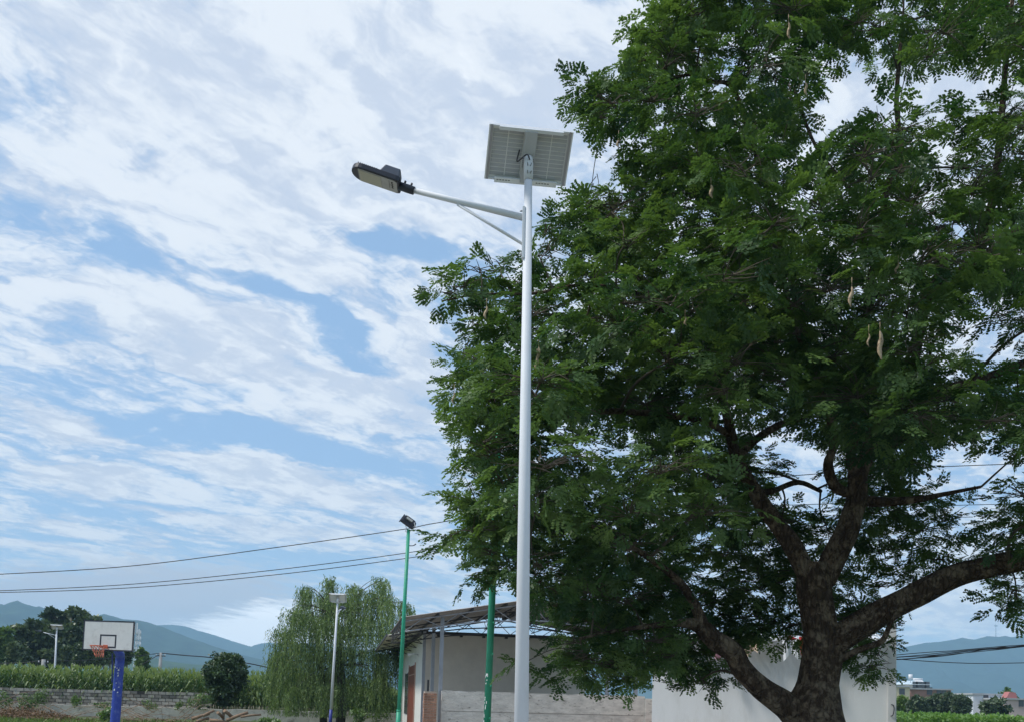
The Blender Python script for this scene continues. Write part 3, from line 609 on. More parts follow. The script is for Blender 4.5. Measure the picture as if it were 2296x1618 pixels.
# ------------------------------------------------------------------ green floodlight poles
M_GREEN = mat('green_pole_paint', (.035, .34, .20), .45, .12, 5, stain=(.07, .42, .29), stain_scale=9, stain_lo=.6, stain_hi=.7)
M_BRACK = mat('white_bracket', (.72, .73, .72), .5, .06)
def flood_pole(xb, yb, xt, yt, Y, label, flabel, steps, chip=False):
    a, b = un(xb, yb, Y), un(xt, yt, Y); ax = b-a; base = a-ax*(a.z/ax.z); ax = (b-base).normalized(); H = (b-base).length
    t = thing('floodlight_pole', base, label, 'light pole', 'green floodlight poles'); P = lambda h: base+ax*h
    zc = 1.22
    MB().tube([(P(0), .068), (P(zc), .068)], 20).build('lower_pole', M_GREEN, t); MB().tube([(P(zc-.02), .060), (P(H), .050)], 20).build('upper_pole', M_GREEN, t)
    MB().tube([(P(zc-.05), .073), (P(zc), .073)], 20).build('collar', M_GREEN, t)
    for k in range(steps):
        h = H-.9-k*.52; s = 1 if k % 2 else .9
        MB().tube([(P(h), .012), (P(h)+Vector((.05*s, -.065, 0)), .012), (P(h)+Vector((.052*s, -.068, .018)), .014)], 6).build('step_bolt', M_GREEN, t)
    MB().tube(smooth_path([(P(H-.47), .014), (P(H-.47)+Vector((.16, -.02, 0)), .014), (P(H-.42)+Vector((.24, -.03, 0)), .018)], 8), 6).build('hook_arm', M_BLACK, t)
    if chip:
        c = MB(); r = random.Random(4)
        for k in range(22):
            z = r.uniform(1.15, 2.05); an = r.uniform(-2.75, -1.9); w = r.uniform(.006, .02); h = r.uniform(.01, .05); n = Vector((cos(an), sin(an), 0)); tt = Vector((-sin(an), cos(an), 0)); rad = .0597+.0015 if z > zc else .0695
            c.box(P(z)+n*rad*1.0-tt*w/2, tt*w, ax*h, n*.0015)
        c.build('paint_chips', mat('bare_primer', (.65, .7, .68), .8, .1), t)['kind'] = 'stuff'
    # floodlight, seen from behind and below
    tp = P(H); br = MB(); br.box(tp+Vector((-.06, -.03, 0)), (.26, 0, .09), (0, .05, 0), (0, 0, .018)); br.box(tp+Vector((-.065, -.03, .0)), (.02, 0, .007), (0, .05, 0), (-.03, 0, .12)); br.box(tp+Vector((.18, -.03, .085)), (.02, 0, .007), (0, .05, 0), (-.03, 0, .12))
    br.build('bracket', M_BRACK, t)
    R = Matrix.Rotation(radians(-40), 3, 'Y') @ Matrix.Rotation(radians(28), 3, 'X'); R = Matrix.Rotation(radians(12), 3, 'Z') @ Matrix.Rotation(radians(33), 3, 'Y') @ Matrix.Rotation(radians(-38), 3, 'X')
    c = tp+Vector((.0, .02, .24)); q = MB(); ex, ey, ez = R @ Vector((1, 0, 0)), R @ Vector((0, 1, 0)), R @ Vector((0, 0, 1))
    q.prism([(-.21, -.17), (.21, -.17), (.24, -.05), (.21, .10), (.13, .17), (-.13, .17), (-.21, .10)], c-ey*.02, ex, ez, ey*.07)
    fl = q.build('floodlight', M_BLACK, t, bevel=.008)
    w = MB()
    for k in range(9): w.box(c+ex*(-.17+.04*k)-ez*.13-ey*.05, ex*.008, ez*.26, ey*.03)
    sub(w, 'cooling_fins', M_BLACK, fl)['kind'] = 'stuff'
    sub(MB().box(c-ex*.12-ez*.02-ey*.075, ex*.20, ez*.08, ey*.05), 'driver_plate', mat('grey_plate', (.42, .42, .38), .5, .1), fl)
    sub(MB().box(c-ex*.235-ez*.19+ey*.03, ex*.03, ez*.38, ey*.03), 'front_rim', M_BLACK, fl)
    MB().tube(smooth_path([(tp+Vector((-.05, 0, .03)), .006), (tp+Vector((-.09, 0, -.05)), .006), (tp+Vector((-.04, -.04, -.08)), .006)], 8), 5).build('cable', M_BLACK, t)
    return t
flood_pole(893, 1618, 916, 1186, 29.0, 'slim green pole with black floodlight in the open sky beside the willow', '', 9)
flood_pole(1092, 1618, 1123, 858, 16.5, 'thicker green pole with chipped paint running up into the tree leaves', '', 10, True)

# ------------------------------------------------------------------ basketball hoop
M_BLUE = mat('blue_post_paint', (.028, .06, .33), .5, .15, 4, stain=(.10, .14, .36), stain_scale=4, stain_lo=.54, stain_hi=.66)
M_BOARD = mat('backboard_paint', (.66, .66, .63), .6, .05, 6, stain=(.42, .41, .37), stain_scale=2.2, stain_lo=.52, stain_hi=.8)
M_ORANGE = mat('orange_rim', (.62, .14, .06), .5, .15, 12)
M_NET = mat('orange_net', (.62, .20, .13), .8, .15, 12)
def hoop():
    Y = 34.0; tl, tr, bl = un(189, 1391, Y), un(309, 1392.5, Y-.25), un(184, 1456, Y)
    ex = (tr-tl); ex.z = 0; ex = ex.normalized(); n_ = Vector((ex.y, -ex.x, 0))       # towards the camera side
    ex = (ex+Vector((0, 0, -.012))).normalized(); ez = n_.cross(ex)*-1
    if ez.z < 0: ez = -ez
    W_, H_ = 1.82, 1.02; c0 = bl.copy()
    top_post = un(268, 1470, Y+.9); base = un(256, 1640, Y+1.3); base.z = 0
    t = thing('basketball_hoop', base, 'basketball hoop with white backboard on a leaning blue post', 'basketball hoop')
    bd = MB().box(c0, ex*W_, ez*H_, -n_*.04).build('backboard', M_BOARD, t)
    br = MB(); k = .045; f = n_*.004
    for o, a, b in ((c0, ex*W_, ez*k), (c0+ez*(H_-k), ex*W_, ez*k), (c0+ez*k, ex*k, ez*(H_-2*k)), (c0+ez*k+ex*(W_-k), ex*k, ez*(H_-2*k))): br.box(o-n_*.045, a, b, n_*.049)
    sub(br, 'black_border', M_BLACK, bd)
    sq = MB(); o = c0+ex*(W_/2-.295)+ez*.10; w, h, k = .59, .45, .05
    for oo, a, b in ((o, ex*w, ez*k), (o+ez*(h-k), ex*w, ez*k), (o+ez*k, ex*k, ez*(h-2*k)), (o+ez*k+ex*(w-k), ex*k, ez*(h-2*k))): sq.box(oo+n_*.0005, a, b, n_*.003)
    sub(sq, 'target_square', M_BLACK, bd)
    rc = c0+ex*(W_/2-.10)+ez*.15+n_*.34-ex*.08; ring = [(rc+ex*.225*cos(a)+n_*.225*sin(a), .014) for a in np.linspace(0, 2*pi, 29)]
    MB().tube(ring, 8, cap=False).build('rim', M_ORANGE, t)
    mt = MB().box(c0+ex*(W_/2-.16)+ez*.08+n_*.005, ex*.16, ez*.12, n_*.012); mt.rod(rc+n_*-.21+ex*.05, c0+ex*(W_/2-.1)+ez*.14, .02, 6); mt.rod(rc-n_*.1+ex*.2, c0+ex*(W_/2+.05)+ez*.06, .012, 5); mt.build('rim_mount', M_ORANGE, t)
    ne = MB(); nn = 12; R_ = [.222, .19, .15, .13]; Z_ = [0, -.12, -.24, -.38]; sg = Vector((.10, 0, 0))
    pt_ = lambda i, l: rc+ex*R_[l]*cos(2*pi*(i+.5*(l % 2))/nn)+n_*R_[l]*sin(2*pi*(i+.5*(l % 2))/nn)+Vector((0, 0, Z_[l]))+sg*(l/3)
    for l in range(3):
        for i in range(nn):
            ne.rod(pt_(i, l), pt_(i, l+1), .009, 4); ne.rod(pt_(i, l), pt_(i+(1 if l % 2 else -1), l+1), .009, 4)
    ne.build('net', M_NET, t)
    # post: straight leg, bending forward under the board
    bk = c0+ex*W_*.60-n_*.06+ez*.12; pj = un(267, 1500, Y+1.0)
    MB().tube(smooth_path([(base, .17), (base.lerp(pj, .5), .165), (pj, .155), (un(269.5, 1470, Y+.85), .15), (bk-n_*.35-Vector((0, 0, .16)), .14), (bk-n_*.1, .12)], 36), 14).build('post', M_BLUE, t)
    m = MB(); m.box(pj+Vector((-.175, -.16, -.45)), (.03, 0, 0), (0, .04, 0), (-.05, 0, 1.0)); m.build('gusset', mat('dark_blue_steel', (.02, .03, .16), .5, .1), t)
    fr = MB(); fr.rod(c0+ex*.3+ez*.5-n_*.06, bk-n_*.2, .03); fr.rod(c0+ex*1.5+ez*.5-n_*.06, bk-n_*.2, .03); fr.box(c0+ex*.2+ez*.1-n_*.08, ex*1.4, ez*.05, n_*.035); fr.box(c0+ex*.2+ez*.8-n_*.08, ex*1.4, ez*.05, n_*.035); fr.build('rear_brace', M_BLUE, t)
    ch = MB(); r = random.Random(2); ax = (pj-base).normalized()
    for k in range(12):
        h = r.uniform(.9, 2.4); an = r.uniform(-2.4, -1.0); n = Vector((cos(an), sin(an), 0)); tt = Vector((-sin(an), cos(an), 0)); w = r.uniform(.02, .07); hh = r.uniform(.02, .08); p = base+ax*h
        ch.prism([(0, 0), (w, hh*.2), (w*.8, hh), (w*.1, hh*.7)], p+n*.166-tt*w/2, tt, ax, n*.004)
    ch.build('flaked_patches', mat('bare_primer', (.65, .7, .68), .8, .1), t)['kind'] = 'stuff'
hoop()

# ------------------------------------------------------------------ walls on the left
WD = 57.0
M_CURB = mat('old_render', (.47, .45, .40), .95, .2, 2, .4, 12, stain=(.12, .11, .09), stain_scale=1.6, stain_lo=.55, stain_hi=.72)
M_BLOCK = mat('old_block', (.33, .30, .265), .95, .25, 7, .6, 25, stain=(.07, .062, .055), stain_scale=4, stain_lo=.50, stain_hi=.66, objrand=.5)
M_MORTAR = mat('dark_mortar', (.055, .05, .045), 1, .3, 8)
def walls():
    x0 = un(-120, 1540, WD).x; x1 = un(890, 1560, WD).x
    m = MB(); n = 40; r = random.Random(3); V_ = []
    xs_ = [x0+(x1-x0)*i/n for i in range(n+1)]; zt = [.62+r.uniform(-.03, .03) for _ in xs_]
    for x, z in zip(xs_, zt): V_ += [(x, WD-.35, -.05), (x, WD-.35, z), (x, WD-.1, z+.01), (x, WD-.1, -.05)]
    m.add(V_, [(i*4+k, i*4+4+k, i*4+5+k, i*4+1+k) for i in range(n) for k in range(3)]+[(0, 1, 2, 3), tuple(n*4+k for k in (3, 2, 1, 0))])
    tag(m.build('retaining_wall', M_CURB, base=Vector((x0, WD, 0))), 'low pale rendered retaining wall along the edge of the corn field', 'wall')
    bx1 = un(474, 1550, WD).x; base = Vector((x0, WD, .6))
    t = thing('block_wall', base, 'weathered grey concrete block wall standing before the corn', 'wall')
    MB().box((x0, WD-.03, .55), (bx1-x0-.1, 0, 0), (0, .12, 0), (0, 0, .96)).build('mortar', M_MORTAR, t)
    meshes = []
    for k in range(4):
        b = MB(); L_, D_, H_ = .362, .19, .155; j = lambda: r.uniform(-.012, .012)
        vs = [(-L_/2+j(), j()*.6, j()*.7), (L_/2+j(), j()*.6, j()*.7), (L_/2+j(), D_, j()*.5), (-L_/2+j(), D_, 0), (-L_/2+j(), j()*.6, H_+j()*.7), (L_/2+j(), j()*.6, H_+j()*.7), (L_/2+j(), D_, H_), (-L_/2+j(), D_, H_)]
        b.add(vs, [(0, 3, 2, 1), (4, 5, 6, 7), (0, 1, 5, 4), (1, 2, 6, 5), (2, 3, 7, 6), (3, 0, 4, 7)])
        me = bpy.data.meshes.new('block'); me.from_pydata(b.v, [], b.f); me.materials.append(M_BLOCK); meshes.append(me)
    for c in range(5):
        x = x0+(.2 if c % 2 else 0)
        while x < bx1-.2:
            if c == 4 and r.random() < .03 or (c < 4 and r.random() < .02): x += .40; continue
            o = bpy.data.objects.new('block', meshes[r.randrange(4)]); put(o, t)
            o.location = Vector((x+.2, WD-.075+r.uniform(-.02, .015), .595+c*.187))-base; o.rotation_euler = (0, r.uniform(-.02, .02), r.uniform(-.03, .03)); x += .40
walls()

# ------------------------------------------------------------------ corn
M_CORN = leafmat('corn_leaf', (.026, .085, .020), (.30, .36, .13), .30, .03)
def corn():
    Q, T = [], []; r = random.Random(12)
    xa, xb = un(-90, 1540, 58).x, un(905, 1560, 58).x
    def plant(x, y, h, z0):
        n = 11; az0 = r.uniform(0, pi); s = np.array([x, y, z0]); tt = r.uniform(.1, .45)
        Q.append(np.array([[s+[-.014, 0, 0], s+[.014, 0, 0], s+[.01, 0, h*.92], s+[-.01, 0, h*.92]]])); T.append([.25])
        for k in range(n):
            f = .16+.78*k/(n-1); az = az0+(k % 2)*pi+r.gauss(0, .5); L_ = r.uniform(.55, .85)*(1.05-.35*abs(f-.55)*2); w = r.uniform(.08, .13); d = np.array([cos(az), sin(az), 0.]); sw = np.array([-sin(az), cos(az), 0.])
            p0 = s+[0, 0, h*f*.9]; up = r.uniform(.75, 1.25) if f > .6 else r.uniform(.35, .9)
            pts = [p0, p0+d*L_*.30+[0, 0, L_*.36*up], p0+d*L_*.62+[0, 0, L_*.42*up], p0+d*L_*.95+[0, 0, L_*(.42*up-.35)]]; ws = [w*.6, w, w*.8, .006]
            for i in range(3): Q.append(np.array([[pts[i]-sw*ws[i]/2, pts[i]+sw*ws[i]/2, pts[i+1]+sw*ws[i+1]/2, pts[i+1]-sw*ws[i+1]/2]])); T.append([tt+r.gauss(0, .14)+.05*(f > .8)])
        top = s+[0, 0, h*.9]
        for k in range(6):
            az = r.uniform(0, 2*pi); d = np.array([cos(az)*.12, sin(az)*.12, .26]) if k else np.array([0, 0, .34]); sw = np.array([.022, .01, 0])
            Q.append(np.array([[top-sw, top+sw, top+d+sw*.6, top+d-sw*.6]])); T.append([.95])
    y = WD+.35; row = 0
    while y < WD+13:
        x = xa+r.uniform(0, .3)
        while x < xb:
            px = x/58*FPX+CX
            h = 2.15-.35*min(1, max(0, (px-430)/150)) + (.25 if px > 560 else 0)
            if px > 760: h = 1.35
            plant(x+r.gauss(0, .05), y+r.gauss(0, .08), h*r.uniform(.84, 1.14), .5); x += .27 if row < 5 else .5
        y += .6 if row < 5 else 1.1; row += 1
    tag(mesh_quads('corn_field', np.concatenate(Q), M_CORN, None, np.concatenate([np.array(t) for t in T])), 'dense green maize crop with yellowish tassels behind the block wall', 'crop', kind='stuff')
corn()

# ------------------------------------------------------------------ trees and plants
M_TRUNK = mat('grey_trunk', (.16, .14, .11), .95, .3, 3, .4)
def leafy_tree(name, base, lobes, n, size, m, label, cat='tree', group=None, trunk_r=.18, stems=1, up=.5, asp=.6, trunk_m=None, tufts=1.0):
    """lobes: (dx, dy, z, rx, ry, rz) blobs of foliage round the base; stems run up into them"""
    base = Vector(base); t = thing(name, base, label, cat, group); r = random.Random(int(abs(base.x*97+base.y*13))); Q, T = [], []
    vol = [a[3]*a[5] for a in lobes]; tot = sum(vol)
    for (dx, dy, z, rx, ry, rz), v in zip(lobes, vol):
        # each lobe breaks into small tufts so that the outline is uneven
        k = max(8, int(26*tufts*v/tot*len(lobes)**.5)); tint = RNG.normal(.45, .12)
        for _ in range(k):
            d = rand_dirs(1)[0]*(.45+.55*RNG.random()**.5); c = np.array(base)+np.array([dx, dy, z])+d*np.array([rx, ry, rz])
            s = RNG.uniform(.22, .42)/tufts**.3; q, tt = leaf_cloud(max(10, int(n*v/tot/k)), c, np.array([rx, ry, rz*.8])*s+.05, size, up, .35, asp=asp)
            Q.append(q); T.append(np.clip(tint+RNG.normal(0, .14)+(tt-.5)*.4, 0, 1))
    mesh_quads('crown', np.concatenate(Q), m, t, np.concatenate(T), 'stuff')
    for s in range(stems):
        dx, dy, z, rx, ry, rz = lobes[s % len(lobes)]; off = Vector((r.uniform(-.5, .5)*(stems > 1)*rx, 0, 0))
        tr = MB().tube(smooth_path([(base+off+Vector((0, 0, -.05)), trunk_r), (base+off+Vector((dx*.25+r.uniform(-.1, .1)*trunk_r*6, dy*.3, z*.5)), trunk_r*.75), (base+Vector((dx, dy, z)), trunk_r*.4)], 10), 8, lump=.1)
        for l in lobes[:7]:
            a = base+off*.6+Vector((dx*.3, dy*.3, z*.55)); tr.tube(smooth_path([(a, trunk_r*.5), (a.lerp(base+Vector(l[:3]), .5)+Vector((0, 0, .1*z)), trunk_r*.35), (base+Vector(l[:3]), trunk_r*.15)], 8), 5, cap=False)
        tr.build('trunk', trunk_m or M_TRUNK, t)
    return t
ML_A = leafmat('grove_leaf', (.026, .055, .024), (.15, .19, .085), .25, .05)
ML_B = leafmat('light_grove_leaf', (.05, .11, .03), (.15, .22, .06), .3, .04)
def lobes_px(items, Y, base):
    """crown blobs measured in the photo: x, y, half width, half height -> metres round the base"""
    out = []
    for x, y, w, h, dy in items:
        p = un(x, y, Y+dy); s = (Y+dy)/FPX; out.append((p.x-base.x, dy, p.z-base.z, w*s, w*s*.9, h*s))
    return out
def px_tree(name, xb, Y, items, n, size, m, label, **k):
    b = ung(xb, Y); leafy_tree(name, b, lobes_px(items, Y, b), n, size, m, label, **k)
px_tree('grove_tree', 165, 128, [(160, 1385, 34, 17, 0), (120, 1381, 20, 14, 0), (195, 1388, 26, 15, 0), (140, 1415, 40, 22, 0), (185, 1420, 40, 24, 0), (165, 1450, 48, 24, 0), (210, 1410, 20, 18, 0)], 11000, .62, ML_A, 'tallest broad dark tree of the grove rising behind the solar lamp', group='grove trees', trunk_r=.35)
px_tree('grove_tree', 75, 122, [(75, 1410, 40, 18, 0), (50, 1428, 34, 20, 0), (100, 1425, 36, 22, 0), (70, 1455, 50, 24, 0), (110, 1460, 34, 22, 0)], 9000, .6, ML_A, 'rounded dark grove tree nearest left of the distant solar lamp', group='grove trees', trunk_r=.3)
px_tree('grove_tree', 12, 118, [(12, 1422, 18, 14, 0), (-12, 1440, 30, 20, 0), (20, 1448, 20, 18, 0), (5, 1470, 30, 18, 0)], 5000, .55, ML_B, 'pale green tree at the left edge of the grove', group='grove trees', trunk_r=.22)
px_tree('grove_tree', 255, 130, [(240, 1420, 26, 22, 0), (262, 1438, 24, 24, 0), (225, 1445, 30, 22, 0), (250, 1465, 30, 18, 0)], 6000, .6, ML_A, 'dark grove tree partly hidden behind the basketball backboard', group='grove trees', trunk_r=.28)
px_tree('grove_tree', 125, 134, [(122, 1412, 34, 22, 0), (130, 1440, 40, 26, 0), (112, 1468, 40, 22, 0), (148, 1475, 34, 20, 0)], 6500, .6, ML_A, 'dark grove tree filling the middle behind the distant solar lamp', group='grove trees', trunk_r=.26)
px_tree('grove_tree', 212, 138, [(205, 1425, 34, 22, 0), (222, 1448, 40, 24, 0), (200, 1472, 36, 18, 0), (272, 1462, 20, 22, 0)], 6500, .6, ML_A, 'low dark grove tree at the back between lamp and backboard', group='grove trees', trunk_r=.26)
px_tree('small_tree', 320, 112, [(318, 1465, 9, 10, 0), (321, 1480, 12, 12, 0), (318, 1492, 12, 10, 0)], 1600, .4, ML_B, 'small slender tree alone beside the mobile mast', trunk_r=.14)
slim = [(28, 'leftmost slim pale trunked tree under the grove'), (52, 'second slim pale trunk under the left of the grove'), (150, 'slim tree just right of the distant solar lamp'), (178, 'slim tree with straight pale trunk left of the backboard'), (200, 'slim tree below the left edge of the backboard'), (216, 'slim tree below the backboard target square'), (232, 'slim tree right below the basketball net'), (246, 'slim tree just left of the blue hoop post'), (284, 'slim tree just right of the blue hoop post')]
for i, (x, lab) in enumerate(slim):
    px_tree('slim_tree', x, 108+i % 3*4, [(x, 1452+(i % 3)*4, 10, 11, 0), (x+3, 1468, 11, 9, 0), (x-4, 1480, 8, 6, 0)], 900, .42, ML_A, lab, group='slim trees in front of the grove', trunk_r=.11)

# round clipped tree
ML_R = leafmat('round_tree_leaf', (.018, .045, .016), (.10, .17, .05), .25, .08)
px_tree('round_tree', 503, 47, [(506, 1500, 46, 36, 0), (506, 1520, 48, 34, 0), (500, 1545, 36, 28, 0), (508, 1484, 34, 22, 0), (504, 1566, 20, 14, 0)], 19000, .13, ML_R, 'round clipped dark green tree beside the log pile', trunk_r=.07, up=.6, tufts=4)

# willow
ML_W = leafmat('willow_leaf', (.045, .09, .030), (.30, .39, .15), .32, .03)
def willow():
    Y = 52.0; b = ung(765, Y); t = thing('willow_tree', b, 'weeping willow with long hanging strands beside the farmhouse', 'tree'); r = random.Random(21); sc = Y/FPX
    M = mat('willow_bark', (.07, .06, .045), .95, .3, 4, .5)
    tops = [(690, 1312, 22), (715, 1330, 40), (740, 1296, 16), (775, 1335, 40), (800, 1308, 20), (830, 1320, 26), (852, 1290, 18), (880, 1335, 24), (912, 1352, 18), (660, 1360, 26), (640, 1410, 24), (622, 1455, 20), (700, 1380, 50), (760, 1390, 60), (820, 1380, 50), (870, 1400, 34), (890, 1430, 22), (680, 1440, 50), (740, 1450, 60), (800, 1450, 60), (850, 1460, 40), (640, 1470, 30), (700, 1490, 50), (760, 1500, 50), (830, 1505, 40), (620, 1500, 14), (660, 1530, 30), (720, 1530, 40), (860, 1500, 22)]
    tr = MB(); tr.tube(smooth_path([(b, .26), (b+Vector((.05, 0, 1.2)), .22), (un(762, 1480, Y), .19), (un(755, 1410, Y), .13), (un(748, 1340, Y), .06)], 16), 10, lump=.12)
    trk = tr.build('trunk', M, t); b2_ = ung(728, Y+.5)
    MB().tube(smooth_path([(b2_, .2), (un(724, 1540, Y+.5), .17), (un(715, 1450, Y+.4), .10), (un(700, 1370, Y+.2), .05)], 14), 9, lump=.12).build('trunk', M, t)
    br = MB(); Q, T = [], []
    fork = [un(760, 1490, Y), un(757, 1430, Y), un(720, 1480, Y+.4), un(752, 1380, Y)]
    for x, y, w in tops:
        for k in range(3):
            dy = r.uniform(-2.6, 2.6)*(.4 if w < 24 else 1); p = un(x+r.uniform(-.5, .5)*w, y+r.uniform(-3, 12), Y+dy); a = min(fork, key=lambda f: (f-p).length); top = p+Vector((0, 0, .05))
            br.tube(smooth_path([(a, .03), (a.lerp(top, .6)+Vector((0, 0, .25)), .018), (top, .008)], 8), 4, cap=False)
            for s in range(int(21+w*.7)):
                o = np.array(p)+np.array([r.gauss(0, w*sc*.42), r.gauss(0, .5), r.uniform(-.35, .12)]); L_ = r.uniform(.7, 2.3)
                zb = max(.55, o[2]-L_); L_ = o[2]-zb
                if L_ < .25: continue
                n = int(L_/.062); f = np.linspace(0, 1, n)[:, None]; out = np.array([r.gauss(0, .18)+(x-765)*.0009, r.gauss(0, .18), 0])
                sw = out*np.sqrt(f)*.9 + np.array([r.gauss(0, .06), 0, 0])*np.sin(f*5); C = o+sw+np.array([0, 0, -1])*f*L_; C[:, 2] += (.12*np.sin(np.clip(f*6, 0, pi)))[:, 0]
                U = unit(np.array([0, 0, -1.])+RNG.normal(0, .42, (n, 3))); Vv = unit(np.cross(U, rand_dirs(n)))
                Q.append(kites(C, U, Vv, RNG.uniform(.11, .18, n), RNG.uniform(.028, .046, n))); T.append(np.full(n, r.gauss(.42, .25))+RNG.normal(0, .07, n))
    br.build('branch', M, t)['kind'] = 'stuff'
    mesh_quads('crown', np.concatenate(Q), ML_W, t, np.concatenate(T), 'stuff'); print('willow leaves', sum(map(len, Q)))
willow()

# weeds, brush, logs
ML_WEED = leafmat('weed_leaf', (.06, .12, .03), (.18, .27, .07), .3, .05)
def weed(x, y0, y1, w, Y, label, n=260, size=.11, cat='plant'):
    p0 = un(x, y0, Y); p1 = un(x, y1, Y); z0, z1 = max(p1.z, .02), p0.z; b = Vector((p0.x, Y, z0 if z0 > .3 else 0)); hw = w/2*Y/FPX
    t = thing('weed', b, label, cat, 'weeds along the wall'); Q, T = [], []; st = MB(); r = random.Random(int(x*7))
    k = 7
    for i in range(k):
        c = np.array([b.x+r.uniform(-.7, .7)*hw, Y+r.uniform(-.15, .15), z0+(z1-z0)*r.uniform(.2, .85)]); st.tube([(b, .012), (Vector(c), .006)], 4, cap=False)
        q, tt = leaf_cloud(n//k, c, (hw*.55, .25, (z1-z0)*.32), size, .6, .3, asp=.55); Q.append(q); T.append(.5+(tt-.5)*.7)
    mesh_quads('foliage', np.concatenate(Q), ML_WEED, t, np.concatenate(T), 'stuff'); st.build('stem', M_TWIG, t)
weed(75, 1543, 1590, 66, WD-.75, 'broad weed clump climbing the block wall on the left', 900, .12)
weed(8, 1552, 1592, 34, WD-.8, 'weed at the far left foot of the block wall', 350, .12)
weed(174, 1556, 1582, 26, WD-.7, 'single leafy sapling against the block wall', 220, .13)
weed(331, 1568, 1588, 40, WD-.7, 'small weed on the ledge right of the hoop post', 300, .1)
weed(224, 1572, 1586, 50, WD-.7, 'low yellowish weed on the ledge left of the hoop post', 260, .09)
weed(398, 1565, 1590, 24, WD-.7, 'narrow weed on the ledge between hoop and round tree', 240, .1)
weed(447, 1556, 1590, 52, WD-.8, 'dense weed bush at the end of the block wall', 700, .11)
weed(235, 1585, 1612, 30, 45, 'grassy tuft left of the blue hoop post', 260, .16)
weed(805, 1590, 1622, 40, 44, 'leafy bush at the frame bottom beside the green pole', 420, .12)
weed(855, 1596, 1622, 44, 50, 'low bush between retaining wall and farmhouse', 300, .1)
weed(600, 1605, 1622, 60, 43, 'pale grass tuft right of the log pile', 400, .14)
def brush():
    r = random.Random(31); q = MB()
    for k in range(130):
        px = r.choice([r.uniform(-20, 170), r.uniform(150, 460), r.uniform(260, 420)]); Y = r.uniform(46, 53); b = ung(px, Y); z = abs(r.gauss(0, .25))+.03; L_ = r.uniform(.5, 2.4); az = r.gauss(.1, .5)+(pi if r.random() < .5 else 0); el = r.gauss(.18, .25)
        d = Vector((cos(az)*cos(el), sin(az)*.5*cos(el), sin(el))); a = Vector((b.x, Y, z)); e = a+d*L_; e.z = max(e.z, .02); m = a.lerp(e, .5)+Vector((r.gauss(0, .1), 0, r.gauss(.05, .1)))*L_; m.z = max(m.z, .02)
        w = r.choice([.006, .009, .014, .02]); q.tube([(a, w), (m, w*.8), (e, w*.45)], 4, cap=False)
    tag(q.build('brush_pile', mat('dry_branch', (.27, .19, .13), .95, .35, 3, objrand=0)), 'tangled heap of dry cut branches in front of the low wall', 'brush pile', kind='stuff')
    n = 9000; px = RNG.uniform(-40, 600, n); Y = RNG.uniform(45, 53.5, n); keep = (px < 170) | ((RNG.random(n) < .5) & (Y < 49.5)); px, Y = px[keep], Y[keep]; n = len(px)
    X = (px-CX)/FPX*Y; hump = .34*np.exp(-((px-50)/90)**2)+.08*np.exp(-((px-350)/70)**2)+.03
    C = np.stack([X, Y, np.abs(RNG.normal(0, 1, n))*hump*.55+.02+hump*RNG.random(n)*.6], 1); nr = unit(rand_dirs(n)+np.array([0, 0, .6])); U = unit(np.cross(nr, rand_dirs(n)))
    tag(mesh_quads('leaf_litter', kites(C, U, np.cross(nr, U), RNG.uniform(.08, .2, n), RNG.uniform(.03, .09, n)), leafmat('dry_leaf', (.10, .05, .03), (.24, .15, .09), .1, .02), None, RNG.random(n)), 'brown dead leaves over the brush heap', 'leaf litter', kind='stuff')
    n = 9000; px = RNG.uniform(-60, 900, n); Y = RNG.uniform(38, 47.5, n); X = (px-CX)/FPX*Y; C = np.stack([X, Y, np.full(n, .0)], 1); U = unit(np.stack([RNG.normal(0, .5, n), RNG.normal(0, .5, n), np.ones(n)], 1)); V_ = unit(np.cross(U, rand_dirs(n)))
    tag(mesh_quads('grass', kites(C, U, V_, RNG.uniform(.12, .34, n), RNG.uniform(.025, .05, n)), leafmat('grass_blade', (.06, .11, .025), (.19, .27, .06), .3, .04), None, RNG.random(n)), 'short green grass along the bottom edge of the yard', 'grass', kind='stuff')
    M = mat('cut_log', (.30, .20, .13), .9, .3, 5, .3, stain=(.12, .08, .05), stain_scale=3)
    logs = [(430, 1611, 470, 1599, .07, 'log at the left tip of the log pile'), (455, 1604, 480, 1592, .06, 'short log sloping up on the top left of the log pile'), (470, 1614, 512, 1620, .09, 'thick front log lying at the bottom of the log pile'), (488, 1596, 500, 1608, .07, 'log lying across the middle of the log pile'), (503, 1592, 520, 1606, .08, 'log leaning right under the round tree stem'), (508, 1614, 556, 1596, .08, 'long pale log pointing up to the right of the pile'), (540, 1606, 585, 1601, .05, 'thin log stretching out furthest right'), (440, 1617, 468, 1609, .06, 'small log low on the left of the log pile')]
    for x0, y0, x1, y1, rad, lab in logs:
        Y = 45.5; a, b = un(x0, y0, Y-.2), un(x1, y1, Y+.2); a.z = max(a.z, rad); b.z = max(b.z, rad)
        o = MB().tube([(a, rad*1.05), (a.lerp(b, .5)+Vector((0, 0, .02)), rad), (b, rad*.9)], 9, lump=.1).build('log', M, None, base=a); tag(o, lab, 'log', 'cut logs on the pile')
brush()

